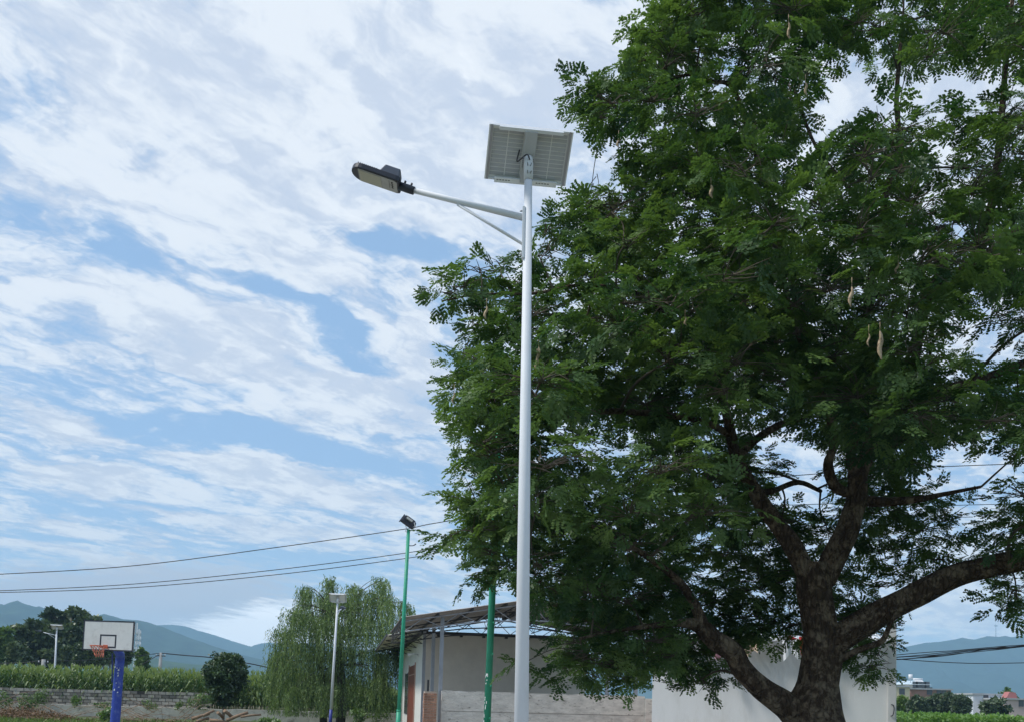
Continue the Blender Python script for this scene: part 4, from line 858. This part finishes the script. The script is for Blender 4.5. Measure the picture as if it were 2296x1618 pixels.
# ------------------------------------------------------------------ farmhouse with steel canopy
HA = radians(9.3); HX = Vector((cos(HA), sin(HA), 0)); HY = Vector((-sin(HA), cos(HA), 0)); HO = un(989, 1560, 30.0); HO.z = 0
def hpt(px, py, off):
    """point of the vertical plane 'off' metres behind the house front"""
    d = ray(px, py); o = Vector((0, 0, EYE)); t = ((HO+HY*off)-o).dot(HY)/d.dot(HY); return o+d*t
def ha(px, off): return (hpt(px, 1560, off)-HO).dot(HX)
def H(a, b, z): return HO+HX*a+HY*b+Vector((0, 0, z))
M_PLASTER = mat('beige_plaster', (.70, .655, .58), .95, .06, 3, .15, 40)
M_PLASTERW = mat('white_plaster', (.68, .67, .63), .95, .06, 2, .15, 40, stain=(.5, .48, .43), stain_scale=1.5, stain_lo=.6, stain_hi=.8)
M_CONC = mat('rough_concrete', (.66, .625, .565), .95, .22, 3.0, .8, 14, stain=(.16, .14, .115), stain_scale=5.5, stain_lo=.57, stain_hi=.70, stretch=(1, 1, 2.4))
M_STEELG = mat('galvanised_steel', (.36, .38, .42), .45, .15, 3, metal=.35)
M_DARKST = mat('dark_steel', (.05, .05, .055), .6, .15, 6)
M_BRICK = mat('red_brick', (.42, .225, .15), .9, .2, 20, .3, objrand=.35)
M_PALEM = mat('pale_mortar', (.50, .40, .32), 1, .15, 8)
M_TIN = mat('brown_roof_sheet', (.34, .31, .28), .6, .15, 2, stain=(.13, .10, .08), stain_scale=2)
M_TINW = mat('cream_roof_sheet', (.58, .55, .48), .7, .1, 2)
M_GLASSD = mat('dark_window', (.10, .11, .12), .15, .1, 3)
M_DOOR = mat('red_brown_door', (.20, .055, .035), .5, .15, 4)
def sheet(a0, a1, b0, b1, zf, amp=.02, per=.2, along='b', thick=.004, n_extra=0):
    """corrugated roof sheet in house coordinates, ribs running along the slope (a)"""
    m = MB(); nb = int((b1-b0)/per*4); na = 2; V_ = []
    for top in (0, 1):
        for i in range(nb+1):
            b = b0+(b1-b0)*i/nb; w = amp*(1 if (i % 4) in (1, 2) else 0)
            for k in range(na): a = a0+(a1-a0)*k/(na-1); V_.append(H(a, b, zf(a)+w+top*thick))
    s = (nb+1)*na
    for i in range(nb):
        m_ = i*na; m.f.append((m_, m_+1, m_+3, m_+2)); m.f.append((s+m_, s+m_+2, s+m_+3, s+m_+1))
    m.v = [tuple(v) for v in V_]; m.sm = [False]*len(m.f); return m
def farmhouse():
    # front boundary wall of rough concrete
    aR = ha(1467, 0); zt = hpt(1100, 1550, 0).z
    tw_ = thing('concrete_wall', H(0, 0, 0), 'rough grey concrete yard wall in front of the farmhouse', 'wall')
    m = MB(); n = 34; r = random.Random(8); V_ = []
    for i in range(n+1):
        a = .02+(aR-.02-.30)*i/n; z = zt+r.uniform(-.015, .02); V_ += [H(a, 0, -.05), H(a, 0, z), H(a, .16, z), H(a, .16, -.05)]
    m.add(V_, [(i*4+k, i*4+4+k, i*4+5+k, i*4+1+k) for i in range(n) for k in range(3)]+[(3, 2, 1, 0), tuple(n*4+k for k in range(4))]); m.f = [f[::-1] for f in m.f]
    m.build('wall', M_CONC, tw_)
    MB().box(H(aR-.295, -.04, -.05), HX*.30, HY*.30, Vector((0, 0, zt-.02))).build('end_pier', M_CONC, tw_, bevel=.01)
    for z in (1.2, .75): MB().box(H(.05, -.006, z), HX*(aR-.4), HY*.01, Vector((0, 0, .014))).build('cast_seam', mat('seam_dark', (.2, .18, .155), 1, .3, 9), tw_)
    # brick pier
    a0, a1 = ha(951, -.25), ha(980, -.25); w = a1-a0; d = .38; hz = hpt(960, 1547, -.25).z
    tp = thing('brick_pier', H(a0, -.25, 0), 'short unplastered red brick pier at the end of the concrete wall', 'pier')
    MB().box(H(a0+.012, -.238, 0), HX*(w-.024), HY*(d-.024), Vector((0, 0, hz-.02))).build('mortar_core', M_PALEM, tp)
    r = random.Random(6); meshes = {}
    def brick(o, ex, ey, ez, key):
        if key not in meshes:
            me = bpy.data.meshes.new('brick'); b = MB().box((0, 0, 0), ex, ey, ez); me.from_pydata(b.v, [], b.f); me.materials.append(M_BRICK); meshes[key] = me
        ob = bpy.data.objects.new('brick', meshes[key]); put(ob, tp); ob.location = o-BASE[tp.name]
    ch = .075; nz = int(hz/ch)
    for c in range(nz):
        z = c*ch+.004; off = (c % 2)
        cells = [(0, .5), (.5, 1)] if off else [(0, .27), (.27, .77), (.77, 1)]
        for k, (u, v) in enumerate(cells):
            brick(H(a0+w*u+.006, -.25+r.uniform(-.006, .006), z), HX*(w*(v-u)-.012), HY*.03, Vector((0, 0, ch-.014)), ('f', off, k))
        cells = [(.09, .55), (.55, 1)] if off else [(.09, .32), (.32, .8), (.8, 1)]
        for k, (u, v) in enumerate(cells):
            brick(H(a0+r.uniform(-.005, .005), -.25+d*u+.004, z), HX*.03, HY*(d*(v-u)-.01), Vector((0, 0, ch-.014)), ('s', off, k))
    # canopy: steel posts, trusses and brown sheets
    tc = thing('steel_canopy', H(0, 0, 0), 'open steel canopy with brown corrugated gable roof over the farm yard', 'canopy')
    aL = ha(893, 0); zL = hpt(893, 1384, 0).z; aA = ha(1195, 0); zA = hpt(1195, 1342, 0).z; aE = ha(1500, 0); zE = hpt(1500, 1402, 0).z; B1 = 7.4
    zl = lambda a: zL+(zA-zL)*(a-aL)/(aA-aL); zr = lambda a: zA+(zE-zA)*(a-aA)/(aE-aA); zz = lambda a: zl(a) if a < aA else zr(a)
    rf = sheet(aL, aA, -.15, B1, zl).build('roof_sheet', M_TIN, tc); sheet(aA+.005, aE, -.15, B1, zr).build('roof_sheet', M_TIN, tc)
    for k in range(9):
        a = aL+.06+(aE-aL-.12)*k/8; MB().box(H(a, -.12, zz(a)-.075), HX*.05, HY*(B1+.1), Vector((0, 0, .065))).build('purlin', M_DARKST, tc)
    for bi, b in enumerate((0, 3.1, 7.0)):
        t_ = MB(); top = [(aL+.1, zz(aL+.1)-.12)]; na = 15
        A = [aL+.1+(aE-aL-.2)*i/na for i in range(na+1)]; zb = lambda a: min(zz(a)-.42, zL-.20+.30*(1-abs(a-aA)/(aA-aL)))
        for i in range(na):
            t_.rod(H(A[i], b, zz(A[i])-.11), H(A[i+1], b, zz(A[i+1])-.11), .022, 5); t_.rod(H(A[i], b, zb(A[i])), H(A[i+1], b, zb(A[i+1])), .022, 5)
            p, q = (zz(A[i])-.11, zb(A[i+1])) if i % 2 else (zb(A[i]), zz(A[i+1])-.11); t_.rod(H(A[i], b, p), H(A[i+1], b, q), .012, 4)
        t_.build('truss', M_DARKST if bi else M_STEELG, tc)
    for j, a in enumerate((aL+.05, ha(989, 0)+2.2, aA+1.2)):
        lt = MB(); n = 14
        for k in (0, 1): lt.rod(H(a, -.05, zz(a)-.13-.26*k), H(a, 7.1, zz(a)-.13-.26*k), .018, 5)
        for i in range(n): lt.rod(H(a, 7.1*i/n, zz(a)-.13-.26*(i % 2)), H(a, 7.1*(i+1)/n, zz(a)-.13-.26*((i+1) % 2)), .010, 4)
        lt.build('side_truss', M_DARKST, tc)
    for px, b in ((989, 0.12), (989, 3.1), (989, 7.0)):
        a = ha(989, 0); MB().box(H(a-.06, b+.08, 0), HX*.11, HY*.11, Vector((0, 0, zz(a)-.13))).build('post', M_STEELG, tc)
    for px, off in ((1362, .3), (1426, .3)):
        a = ha(px, off); MB().box(H(a-.055, off, 0), HX*.11, HY*.11, Vector((0, 0, zz(a)-.13))).build('post', M_STEELG, tc)
    # the house itself
    th_ = thing('farmhouse', H(0, 7.5, 0), 'single storey farmhouse with beige front and white side wall with door', 'house')
    aC = ha(945, 7.5); aR2 = ha(1312, 7.5); zw = hpt(1050, 1424, 7.5).z; Lh = 15.5
    fw = MB().box(H(aC, 7.5, 0), HX*(aR2-aC), HY*.24, Vector((0, 0, zw))).build('front_wall', M_PLASTER, th_)
    sw = MB().box(H(aC, 7.742, 0), HX*.24, HY*(Lh-.242), Vector((0, 0, zw))).build('side_wall', M_PLASTERW, th_)
    MB().box(H(aR2-.24, 7.742, 0), HX*.24, HY*(Lh-.242), Vector((0, 0, zw))).build('rear_side_wall', M_PLASTER, th_)
    MB().box(H(aC+.242, 7.5+Lh-.24, 0), HX*(aR2-aC-.484), HY*.24, Vector((0, 0, zw))).build('back_wall', M_PLASTER, th_)
    rs = MB().box(H(aC-.1, 7.28, zw+.004), HX*(aR2-aC+.3), HY*(Lh+.4), Vector((0, 0, .10))).build('roof_slab', M_DARKST, th_)
    bs = MB()
    for k in range(7): bs.box(H(aC+.5+k*.85, 7.30, zw-.07), HX*.10, HY*.18, Vector((0, 0, .07)))
    sub(bs, 'rafter_ends', M_DARKST, rs)['kind'] = 'stuff'
    # overhanging sheet on the side, carried by triangular brackets
    ov = MB(); zo = lambda a: zw+.20+(a-aC)*.22; V_ = sheet(aC-1.35, aC+.3, 7.6, 7.5+Lh, zo).build('eave_sheet', M_TINW, th_)
    MB().box(H(aC-1.37, 7.55, zo(aC-1.37)-.03), HX*.03, HY*(Lh-.1), Vector((0, 0, .10))).build('eave_edge', M_DARKST, th_)
    for k in range(5):
        b = 7.9+k*3.2; q = MB(); q.rod(H(aC, b, zw-.34), H(aC-1.25, b, zo(aC-1.25)-.02), .018, 5); q.rod(H(aC, b, zw+.14), H(aC-1.25, b, zo(aC-1.25)-.03), .018, 5); q.rod(H(aC-.6, b, zw-.18), H(aC-.6, b, zo(aC-.6)-.02), .012, 4); q.rod(H(aC, b, zw-.34), H(aC-.6, b, zo(aC-.6)-.02), .012, 4); q.build('bracket', M_DARKST, th_)
    # openings of the side wall
    def bo(px):
        d = ray(px, 1560); o = Vector((0, 0, EYE)); p0 = H(aC, 0, 0); t = (p0-o).dot(HX)/d.dot(HX); return (o+d*t-HO).dot(HY)
    b0, b1 = bo(930), bo(916.5); dz = 2.95
    dr = MB().box(H(aC-.03, b0, .1), HX*.05, HY*(b1-b0), Vector((0, 0, dz-.55))).build('door', M_DOOR, th_)
    sub(MB().box(H(aC-.05, b0+.1, 1.05), HX*.02, HY*.12, Vector((0, 0, .04))), 'handle', M_STEEL, dr)
    MB().box(H(aC-.028, b0, dz-.40), HX*.05, HY*(b1-b0), Vector((0, 0, .36))).build('transom', M_DOOR, th_)
    df = MB()
    df.box(H(aC-.045, b0-.10, .05), HX*.06, HY*.098, Vector((0, 0, dz))); df.box(H(aC-.045, b1+.002, .05), HX*.06, HY*.098, Vector((0, 0, dz))); df.box(H(aC-.045, b0, dz-.445), HX*.06, HY*(b1-b0), Vector((0, 0, .043)))
    df.build('door_frame', mat('door_frame_paint', (.48, .30, .24), .6, .1), th_)
    w0, w1 = bo(916)+.3, bo(908.5)
    wf = MB().box(H(aC-.02, w0, .84), HX*.04, HY*(w1-w0), Vector((0, 0, 1.82))).build('window', M_GLASSD, th_)
    q = MB()
    for k in range(6): q.box(H(aC-.034, w0-.02, .82+k*.36), HX*.012, HY*(w1-w0+.04), Vector((0, 0, .035)))
    q.box(H(aC-.035, w0-.04, .80), HX*.013, HY*.04, Vector((0, 0, 1.9))); q.box(H(aC-.035, w1, .80), HX*.013, HY*.04, Vector((0, 0, 1.9))); sub(q, 'window_bars', M_DARKST, wf)
    li = MB(); lp = H(aC, bo(935), 3.25); li.tube([(lp, .03), (lp-HX*.22+Vector((0, 0, .05)), .03), (lp-HX*.4-Vector((0, 0, .02)), .07)], 8); li.build('wall_lamp', M_WHITE, th_)
    for k, px in enumerate((957, 971)):
        a = ha(px, .5)
    pp = MB(); a = ha(957, 2.0); pp.box(H(a, 2.0, 0), HX*.06, HY*.05, Vector((0, 0, 2.15))); pp.build('meter_post', M_DARKST, tc)
farmhouse()

# ------------------------------------------------------------------ white building behind the trunk
M_WHITEW = mat('white_render', (.74, .745, .74), .9, .04, 1.2, .12, 30, stain=(.55, .54, .50), stain_scale=.9, stain_lo=.52, stain_hi=.85, stretch=(1.6, 1.6, .5))
def white_building():
    Y = 25.0; pL, pR = un(1462, 1570, Y+.8), un(1990, 1590, Y-.8); a = (pR-pL); a.z = 0; Wd = a.length; ex = a.normalized(); ey = Vector((-ex.y, ex.x, 0)); b = Vector((pL.x, pL.y, 0)); P = lambda u, v, z: b+ex*u+ey*v+Vector((0, 0, z))
    t = thing('white_building', b, 'plain white rendered building behind the tree trunk with pale sheet roof', 'building')
    zt = un(1750, 1440, Y).z
    MB().box(P(0, 0, 1.08), ex*Wd, ey*8, Vector((0, 0, zt-1.08))).build('wall', M_WHITEW, t)
    MB().box(P(-.01, -.03, 0), ex*(Wd+.01), ey*8.03, Vector((0, 0, 1.078))).build('plinth', mat('pink_plinth', (.50, .24, .17), .9, .12, 3, .2), t)
    cw = un(2008, 1590, Y-.8).x-pR.x; zc = un(1998, 1385, Y-.8).z
    cl = MB().box(P(Wd+.002, -.06, 0), ex*cw, ey*.3, Vector((0, 0, zc))).build('corner_column', mat('column_render', (.60, .60, .59), .9, .08, 1.5, .15), t, bevel=.01)
    q = P(Wd+cw*.55, -.075, 0); z1, z0 = un(2000, 1578, Y-.8).z, un(2000, 1604, Y-.8).z
    sub(MB().tube(smooth_path([(q+Vector((-.02, .02, z1)), .012), (q+Vector((.02, -.02, z1-.03)), .012), (q+Vector((.03, -.02, (z0+z1)/2)), .012), (q+Vector((.0, -.02, z0+.02)), .012), (q+Vector((-.03, .02, z0)), .012)], 16), 6), 'iron_hook', M_BLACK, cl)
    # sloping white sheet roof with red edge
    m = MB(); n = 60
    for i in range(n):
        u = -.1+(Wd+.1)*i/n; m.box(P(u, -.35, zt+.02+(.03 if i % 2 else 0)), ex*((Wd+.1)/n), ey*4.2+Vector((0, 0, .45)), Vector((0, 0, .012)))
    m.build('roof_sheet', mat('white_roof_sheet', (.66, .68, .70), .5, .06), t)
    MB().box(P(-.1, .0, zt+.005), ex*(Wd+.1), ey*.06, Vector((0, 0, .12))).build('fascia', M_WHITEW, t)
    r = random.Random(5)
    MB().box(P(3.35, -.38, zt+.06), ex*.42+Vector((0, 0, -.2)), ey*.1, Vector((0, 0, .12))).build('red_edge_tile', mat('red_tile', (.42, .04, .05), .6, .15), t)
    for k, (u, c, w) in enumerate(((1.9, 'orange_cloth', .30), (2.25, 'cream_cloth', .34), (3.2, 'white_cloth', .35), (3.6, 'red_cloth', .28), (1.4, 'pink_cloth', .3))):
        colr = {'orange_cloth': (.55, .14, .06), 'cream_cloth': (.62, .48, .36), 'white_cloth': (.70, .72, .74), 'red_cloth': (.5, .04, .04), 'pink_cloth': (.55, .28, .32)}[c]
        x0 = P(u*1.0, -.42, zt+.06+.06*(k % 2)); V_ = []; nn = 6
        for i in range(nn+1):
            f = i/nn; V_ += [x0+ex*w*f+ey*.05*sin(f*9+k), x0+ex*(w*f+.05)+ey*(.05*sin(f*9+k+1)-.03)+Vector((0, 0, -.45-.1*sin(f*5+k)))]
        mm = MB(); mm.add(V_, [(2*i, 2*i+1, 2*i+3, 2*i+2) for i in range(nn)]); o = mm.build('hung_cloth', mat(c, colr, .9, .1), None, base=x0)
        so2 = o.modifiers.new('thick', 'SOLIDIFY'); so2.thickness = .006
        tag(o, {1.9: 'orange cloth on the line at the white building roof', 2.25: 'cream cloth beside the orange one on the roof line', 3.2: 'white cloth hanging next to the red one', 3.6: 'bright red cloth behind the tree trunk fork', 1.4: 'pink cloth at the left end of the line'}[u], 'cloth', 'cloths hung at the roof edge')
    MB().rod(P(.3, -.42, zt+.14), P(Wd-.2, -.42, zt+.16), .006, 5).build('washing_line', M_BLACK, t)
white_building()

# ------------------------------------------------------------------ right background: village, trees, hedge
def vhouse(name, x0, x1, y_top, Y, colr, label, wins=(), roof=None, depth=7, y_bot=None, group='village houses'):
    a, b = un(x0, y_top, Y), un(x1, y_top+(x1-x0)*ROLL, Y); base = Vector((a.x, Y, 0)); w = b.x-a.x; h = a.z
    t = thing(name, base, label, 'house', group); M = mat(name+'_wall_%d' % int(x0), colr, .9, .08, .6)
    MB().box(base, (w, 0, 0), (0, depth, 0), (0, 0, h)).build('wall', M, t)
    for k, (u, v, ww, hh) in enumerate(wins):
        p = un(u, v, Y); f = MB().box((p.x, Y-.05, p.z), (ww, 0, 0), (0, .06, 0), (0, 0, hh)).build('window', M_GLASSD, t)
        sub(MB().box((p.x-.06, Y-.10, p.z-.08), (ww+.12, 0, 0), (0, .12, 0), (0, 0, .07)), 'sill', M, f)
    if roof == 'flat':
        MB().box(base+Vector((-.2, -.25, h)), (w+.4, 0, 0), (0, depth+.4, 0), (0, 0, .22)).build('roof', mat('grey_slab', (.42, .43, .44), .9, .1, 1), t)
    elif roof:
        m = MB(); o = base+Vector((0, 0, h)); e = .35; rh = roof[0]
        m.add([o+Vector((-e, -e, 0)), o+Vector((w+e, -e, 0)), o+Vector((w+e, depth+e, 0)), o+Vector((-e, depth+e, 0)), o+Vector((w*.3, depth*.5, rh)), o+Vector((w*.7, depth*.5, rh)), ], [(0, 1, 5, 4), (1, 2, 5), (2, 3, 4, 5), (3, 0, 4), (3, 2, 1, 0)]); m.build('roof', mat('roof_%d' % int(x0), roof[1], .7, .12, 2), t)
    return t, base, w, h
VY = 165
vhouse('village_house', 2009, 2040, 1539, VY-3, (.62, .55, .38), 'cream rendered house low against the white building column', [(2016, 1556, .9, 1.0)], 'flat')
t_, b_, w_, h_ = vhouse('village_house', 2031, 2083, 1533, VY+6, (.60, .57, .48), 'tall cream house with pale hip roof and row of dark windows', [(2046, 1541, .85, 1.1), (2054, 1541, .85, 1.1), (2065, 1541.5, .85, 1.1), (2073, 1541.5, .85, 1.1)], (.75, (.50, .60, .66)))
MB().tube([(b_+Vector((1.2, 1.0, h_)), .05), (b_+Vector((1.2, 1.0, h_+.9)), .05), (b_+Vector((1.2, 1.0, h_+.92)), .34), (b_+Vector((1.2, 1.0, h_+1.75)), .34)], 10).build('water_tank', M_ALU, t_)
q = MB(); q.box(b_+Vector((2.2, 1.2, h_+.4)), (1.4, 0, 0), (0, .9, .4), (0, 0, .08)); q.rod(b_+Vector((2.1, 2.1, h_+.95)), b_+Vector((3.7, 2.1, h_+.95)), .2, 8); q.build('solar_heater', M_ALU, t_)
vhouse('village_house', 2041, 2133, 1544, VY, (.34, .20, .16), 'long unplastered brick house with flat grey roof', [(2078, 1556, .9, 1.2), (2100, 1555, .8, .9), (2112, 1557, .7, 1.0)], 'flat')
t_, b_, w_, h_ = vhouse('village_house', 2182, 2262, 1556, VY-20, (.66, .69, .74), 'white flat roofed house right of the dark trees', [(2205, 1567, .7, .7)], 'flat')
vhouse('village_house', 2171, 2181.5, 1571, VY-14, (.55, .33, .17), 'narrow orange house squeezed beside the white flat roofed one', [(2174, 1582, .5, .8)], 'flat')
t_, b_, w_, h_ = vhouse('village_house', 2252, 2300, 1567, VY-26, (.56, .44, .40), 'pinkish house with small red roof piece at the right edge', [(2284, 1583, .7, .9)], 'flat')
MB().prism([(0, 0), (1.6, 0), (1.3, .8), (.5, .9)], b_+Vector((1.0, 1.5, h_+.22)), (1, 0, 0), (0, 0, 1), (0, 1.5, 0)).build('red_gable', mat('red_gable', (.42, .16, .15), .8, .1), t_)
vhouse('village_house', 2085, 2150, 1558, VY+14, (.58, .57, .55), 'low grey house mostly hidden by the dark trees', [], 'flat')
ML_V = leafmat('village_leaf', (.030, .060, .035), (.13, .17, .09), .2, .04)
ML_VB = leafmat('bright_leaf', (.07, .14, .03), (.19, .28, .06), .3, .04)
for x, top, w, Y, M_, lab in [(2022, 1564, 26, 120, ML_VB, 'leafy green tree next to the white building column'), (2056, 1562, 40, 118, ML_V, 'dark feathery tree below the tall cream house'), (2095, 1556, 44, 122, ML_V, 'dark tree in front of the brick house'), (2130, 1552, 36, 120, ML_V, 'taller dark tree at the end of the brick house'), (2156, 1556, 34, 118, ML_V, 'dark tree left of the narrow orange house'), (2232, 1566, 56, 112, ML_V, 'bushy tree in front of the white flat roofed house'), (2256, 1541, 48, 150, ML_VB, 'bright green tree rising behind the white flat roofed house')]:
    hz_ = 1567+(x-CX)*ROLL; hh = (hz_+8-top)/2
    px_tree('village_tree', x, Y, [(x, top+hh*.6, w*.36, hh*.6, 0), (x-w*.22, top+hh, w*.3, hh*.6, 0), (x+w*.24, top+hh*.9, w*.3, hh*.6, 0), (x, top+hh*1.3, w*.5, hh*.5, 0)], 3200, .42, M_, lab, group='trees in the village', trunk_r=.2)
def hedge():
    Y0 = 42; x0, x1 = un(2000, 1590, Y0).x, un(2420, 1600, Y0).x; n = 26000
    C = np.stack([RNG.uniform(x0, x1+2, n), Y0+RNG.random(n)**1.5*14, np.zeros(n)], 1); top = np.array([1.35+.22*mnoise.noise(Vector((a*.9, b*.9, 0)))+.12*mnoise.noise(Vector((a*3, b*3, 4))) for a, b, _ in C]); C[:, 2] = top*(1-RNG.random(n)**2.2*.75)
    nr = unit(rand_dirs(n)+np.array([0, -.2, .8])); U = unit(np.cross(nr, rand_dirs(n))); s = RNG.uniform(.10, .2, n)
    t = thing('hedge', (x0+4, Y0, 0), 'bright green bushy hedge at the lower right', 'hedge')
    mesh_quads('foliage', kites(C, U, np.cross(nr, U), s, s*.6), leafmat('hedge_leaf', (.075, .17, .03), (.20, .34, .07), .35, .05), t, RNG.normal(.5, .2, n), 'stuff')
    st = MB(); r = random.Random(2)
    for k in range(60):
        p = Vector((r.uniform(x0, x1), Y0+r.uniform(.5, 10), 0)); st.rod(p, p+Vector((r.uniform(-.2, .2), 0, 1.1)), .02, 5)
    st.build('stem', M_TWIG, t)['kind'] = 'stuff'
hedge()

# ------------------------------------------------------------------ poles, masts and wires
M_CPOLE = mat('concrete_pole', (.33, .33, .32), .9, .12, 2)
M_WIRE = mat('black_cable', (.012, .012, .016), .5, .1)
def upole(x, ytop, Y, r, label, arm=None, group='concrete utility poles'):
    tp = un(x, ytop, Y); b = Vector((tp.x-.02, Y, 0)); t = thing('utility_pole', b, label, 'utility pole', group)
    MB().tube([(b, r*1.35), (tp, r)], 12).build('pole', M_CPOLE, t)
    if arm:
        c = MB().box(tp+Vector((-arm/2, -.1, -.35)), (arm, 0, 0), (0, .08, 0), (0, 0, .08)).build('crossarm', M_DARKST, t)
        ins = MB()
        for k in (-.45, 0, .45): ins.tube([(tp+Vector((k*arm, -.06, -.27)), .05), (tp+Vector((k*arm, -.06, -.12)), .035)], 8)
        sub(ins, 'insulators', M_BRACK, c)['kind'] = 'stuff'
    return tp
upole(361, 1462, 95, .14, 'thin dark utility pole standing in the corn before the mountains', .9)
upole(98, 1477, 90, .17, 'short pale utility pole just left of the distant solar lamp', .9)
upole(1483, 1085, 46, .15, 'utility pole half hidden behind the tree leaves', 1.8)
def wire(pts, Y, rad, label, group='overhead wires'):
    P = [un(x, y, Y if not isinstance(Y, tuple) else Y[0]+(Y[1]-Y[0])*i/(len(pts)-1)) for i, (x, y) in enumerate(pts)]
    o = MB().tube(smooth_path([(p, rad) for p in P], 60), 5).build('wire', M_WIRE, None, base=P[0]); tag(o, label, 'wire', group)
WY = 46
wire([(-200, 1292), (0, 1286), (300, 1267), (620, 1226), (900, 1186), (1010, 1166), (1483, 1094)], WY, .020, 'highest black wire passing behind the black floodlight')
wire([(-200, 1326), (0, 1323), (300, 1308), (620, 1276), (900, 1240), (1020, 1218), (1483, 1140)], WY, .018, 'middle black wire crossing the lower sky at the left')
wire([(-200, 1328), (0, 1327), (300, 1316), (620, 1287), (900, 1252), (1020, 1232), (1483, 1160)], WY+.3, .018, 'lowest black wire crossing the lower sky at the left')
wire([(1483, 1094), (1700, 1072), (1980, 1051), (2296, 1038), (2500, 1030)], WY, .020, 'topmost wire crossing the sky gap right of the tree fork')
wire([(1483, 1140), (1800, 1130), (2100, 1120), (2296, 1112), (2500, 1105)], WY, .016, 'wire above the big right limb, second from the top')
wire([(1483, 1160), (1800, 1146), (2100, 1133), (2296, 1128), (2500, 1124)], WY+.3, .016, 'wire just above the big right limb, third from the top')
cb_ = [(0, 0), (3, 1), (5, -1), (8, 2), (-3, -1)]; labs = ['uppermost strand of the cable bundle over the right mountain', 'second strand of the cable bundle over the right mountain', 'wavy middle strand of the cable bundle at the right', 'lowest strand of the tight cable bundle at the right', 'loose strand lying on top of the cable bundle at the right']
for i, (dy, k) in enumerate(cb_):
    r = random.Random(i); wire([(1960, 1474+dy*.6)]+[(2020+60*j, 1470-5.2*j+dy*(1-.16*j)+r.uniform(-1.6, 1.6)) for j in range(6)]+[(2420, 1436)], 30, .0115, labs[i], 'cables over the right mountain')
wire([(1960, 1478), (2025, 1476), (2110, 1470), (2190, 1458), (2260, 1447)], 30, .011, 'single loose cable rising into the bundle at the right', 'cables over the right mountain')
wire([(1960, 1472), (2022, 1477), (2110, 1483), (2200, 1486), (2330, 1484)], 30, .012, 'lowest sagging cable before the right mountain', 'cables over the right mountain')
wire([(-60, 1488), (0, 1486), (60, 1484), (98, 1478)], 90, .03, 'dark wire running from the left edge to the short pale pole', 'field wires')
wire([(98, 1478), (170, 1480), (289, 1471), (361, 1463)], (90, 95), .03, 'dark wire between the two field poles', 'field wires')
wire([(361, 1463), (415, 1468), (474, 1473), (557, 1486), (600, 1495), (700, 1515)], 95, .05, 'thick dark wire descending right from the thin field pole', 'field wires')
wire([(361, 1464), (340, 1476), (318, 1489)], 95, .035, 'stay wire slanting down left from the thin field pole', 'field wires')
def mast():
    Y = 190; a, b = un(303, 1500, Y), un(312, 1412, Y); base = Vector((a.x+.3, Y, 0)); t = thing('mobile_mast', base, 'pale lattice mobile phone mast beside the backboard', 'mast'); H_ = b.z; m = MB()
    c = lambda k, z: base+Vector((cos(pi/4+k*pi/2), sin(pi/4+k*pi/2), 0))*(.95-.55*z/H_)+Vector((0, 0, z))
    n = 12
    for i in range(n):
        z0, z1 = H_*i/n, H_*(i+1)/n
        for k in range(4): m.rod(c(k, z0), c(k, z1), .05, 4); m.rod(c(k, z0), c((k+1) % 4, z1), .03, 3); m.rod(c(k, z1), c((k+1) % 4, z1), .03, 3)
    m.build('lattice', M_ALU, t)
    for k, z in ((0, .93), (1, .95), (2, .86), (3, .55)): MB().box(base+Vector((-.7+.42*k, -.55, H_*z)), (.22, 0, 0), (0, .14, 0), (0, 0, 2.0)).build('antenna_panel', M_WHITE, t)
mast()
p = un(2233, 1427, 3300); q = un(2233, 1394, 3300); t = thing('radio_mast', p, 'tall thin radio mast on the crest of the right mountain', 'mast')
m = MB(); m.tube([(p, .9), (p.lerp(q, .75), .7), (q, .3)], 6); m.build('shaft', M_DARKST, t); MB().box(p.lerp(q, .74)+Vector((-6, -1, 0)), (12, 0, 0), (0, 2, 0), (0, 0, 2)).build('crossbar', M_DARKST, t)

# ------------------------------------------------------------------ haze over the whole valley
hb_ = MB().box((-4700, -4700, -1.7), (9400, 0, 0), (0, 9400, 0), (0, 0, 335)); hm = bpy.data.materials.new('haze'); hm.use_nodes = True; nt = hm.node_tree; nt.nodes.clear()
v = nt.nodes.new('ShaderNodeVolumePrincipled'); v.inputs['Color'].default_value = (.47, .745, 1.0, 1); v.inputs['Density'].default_value = 2.5e-4; v.inputs['Anisotropy'].default_value = 0
o = nt.nodes.new('ShaderNodeOutputMaterial'); nt.links.new(v.outputs[0], o.inputs['Volume'])
hz_o = hb_.build('haze', hm); hz_o['kind'] = 'stuff'; hz_o['label'] = 'pale blue valley haze in the air'
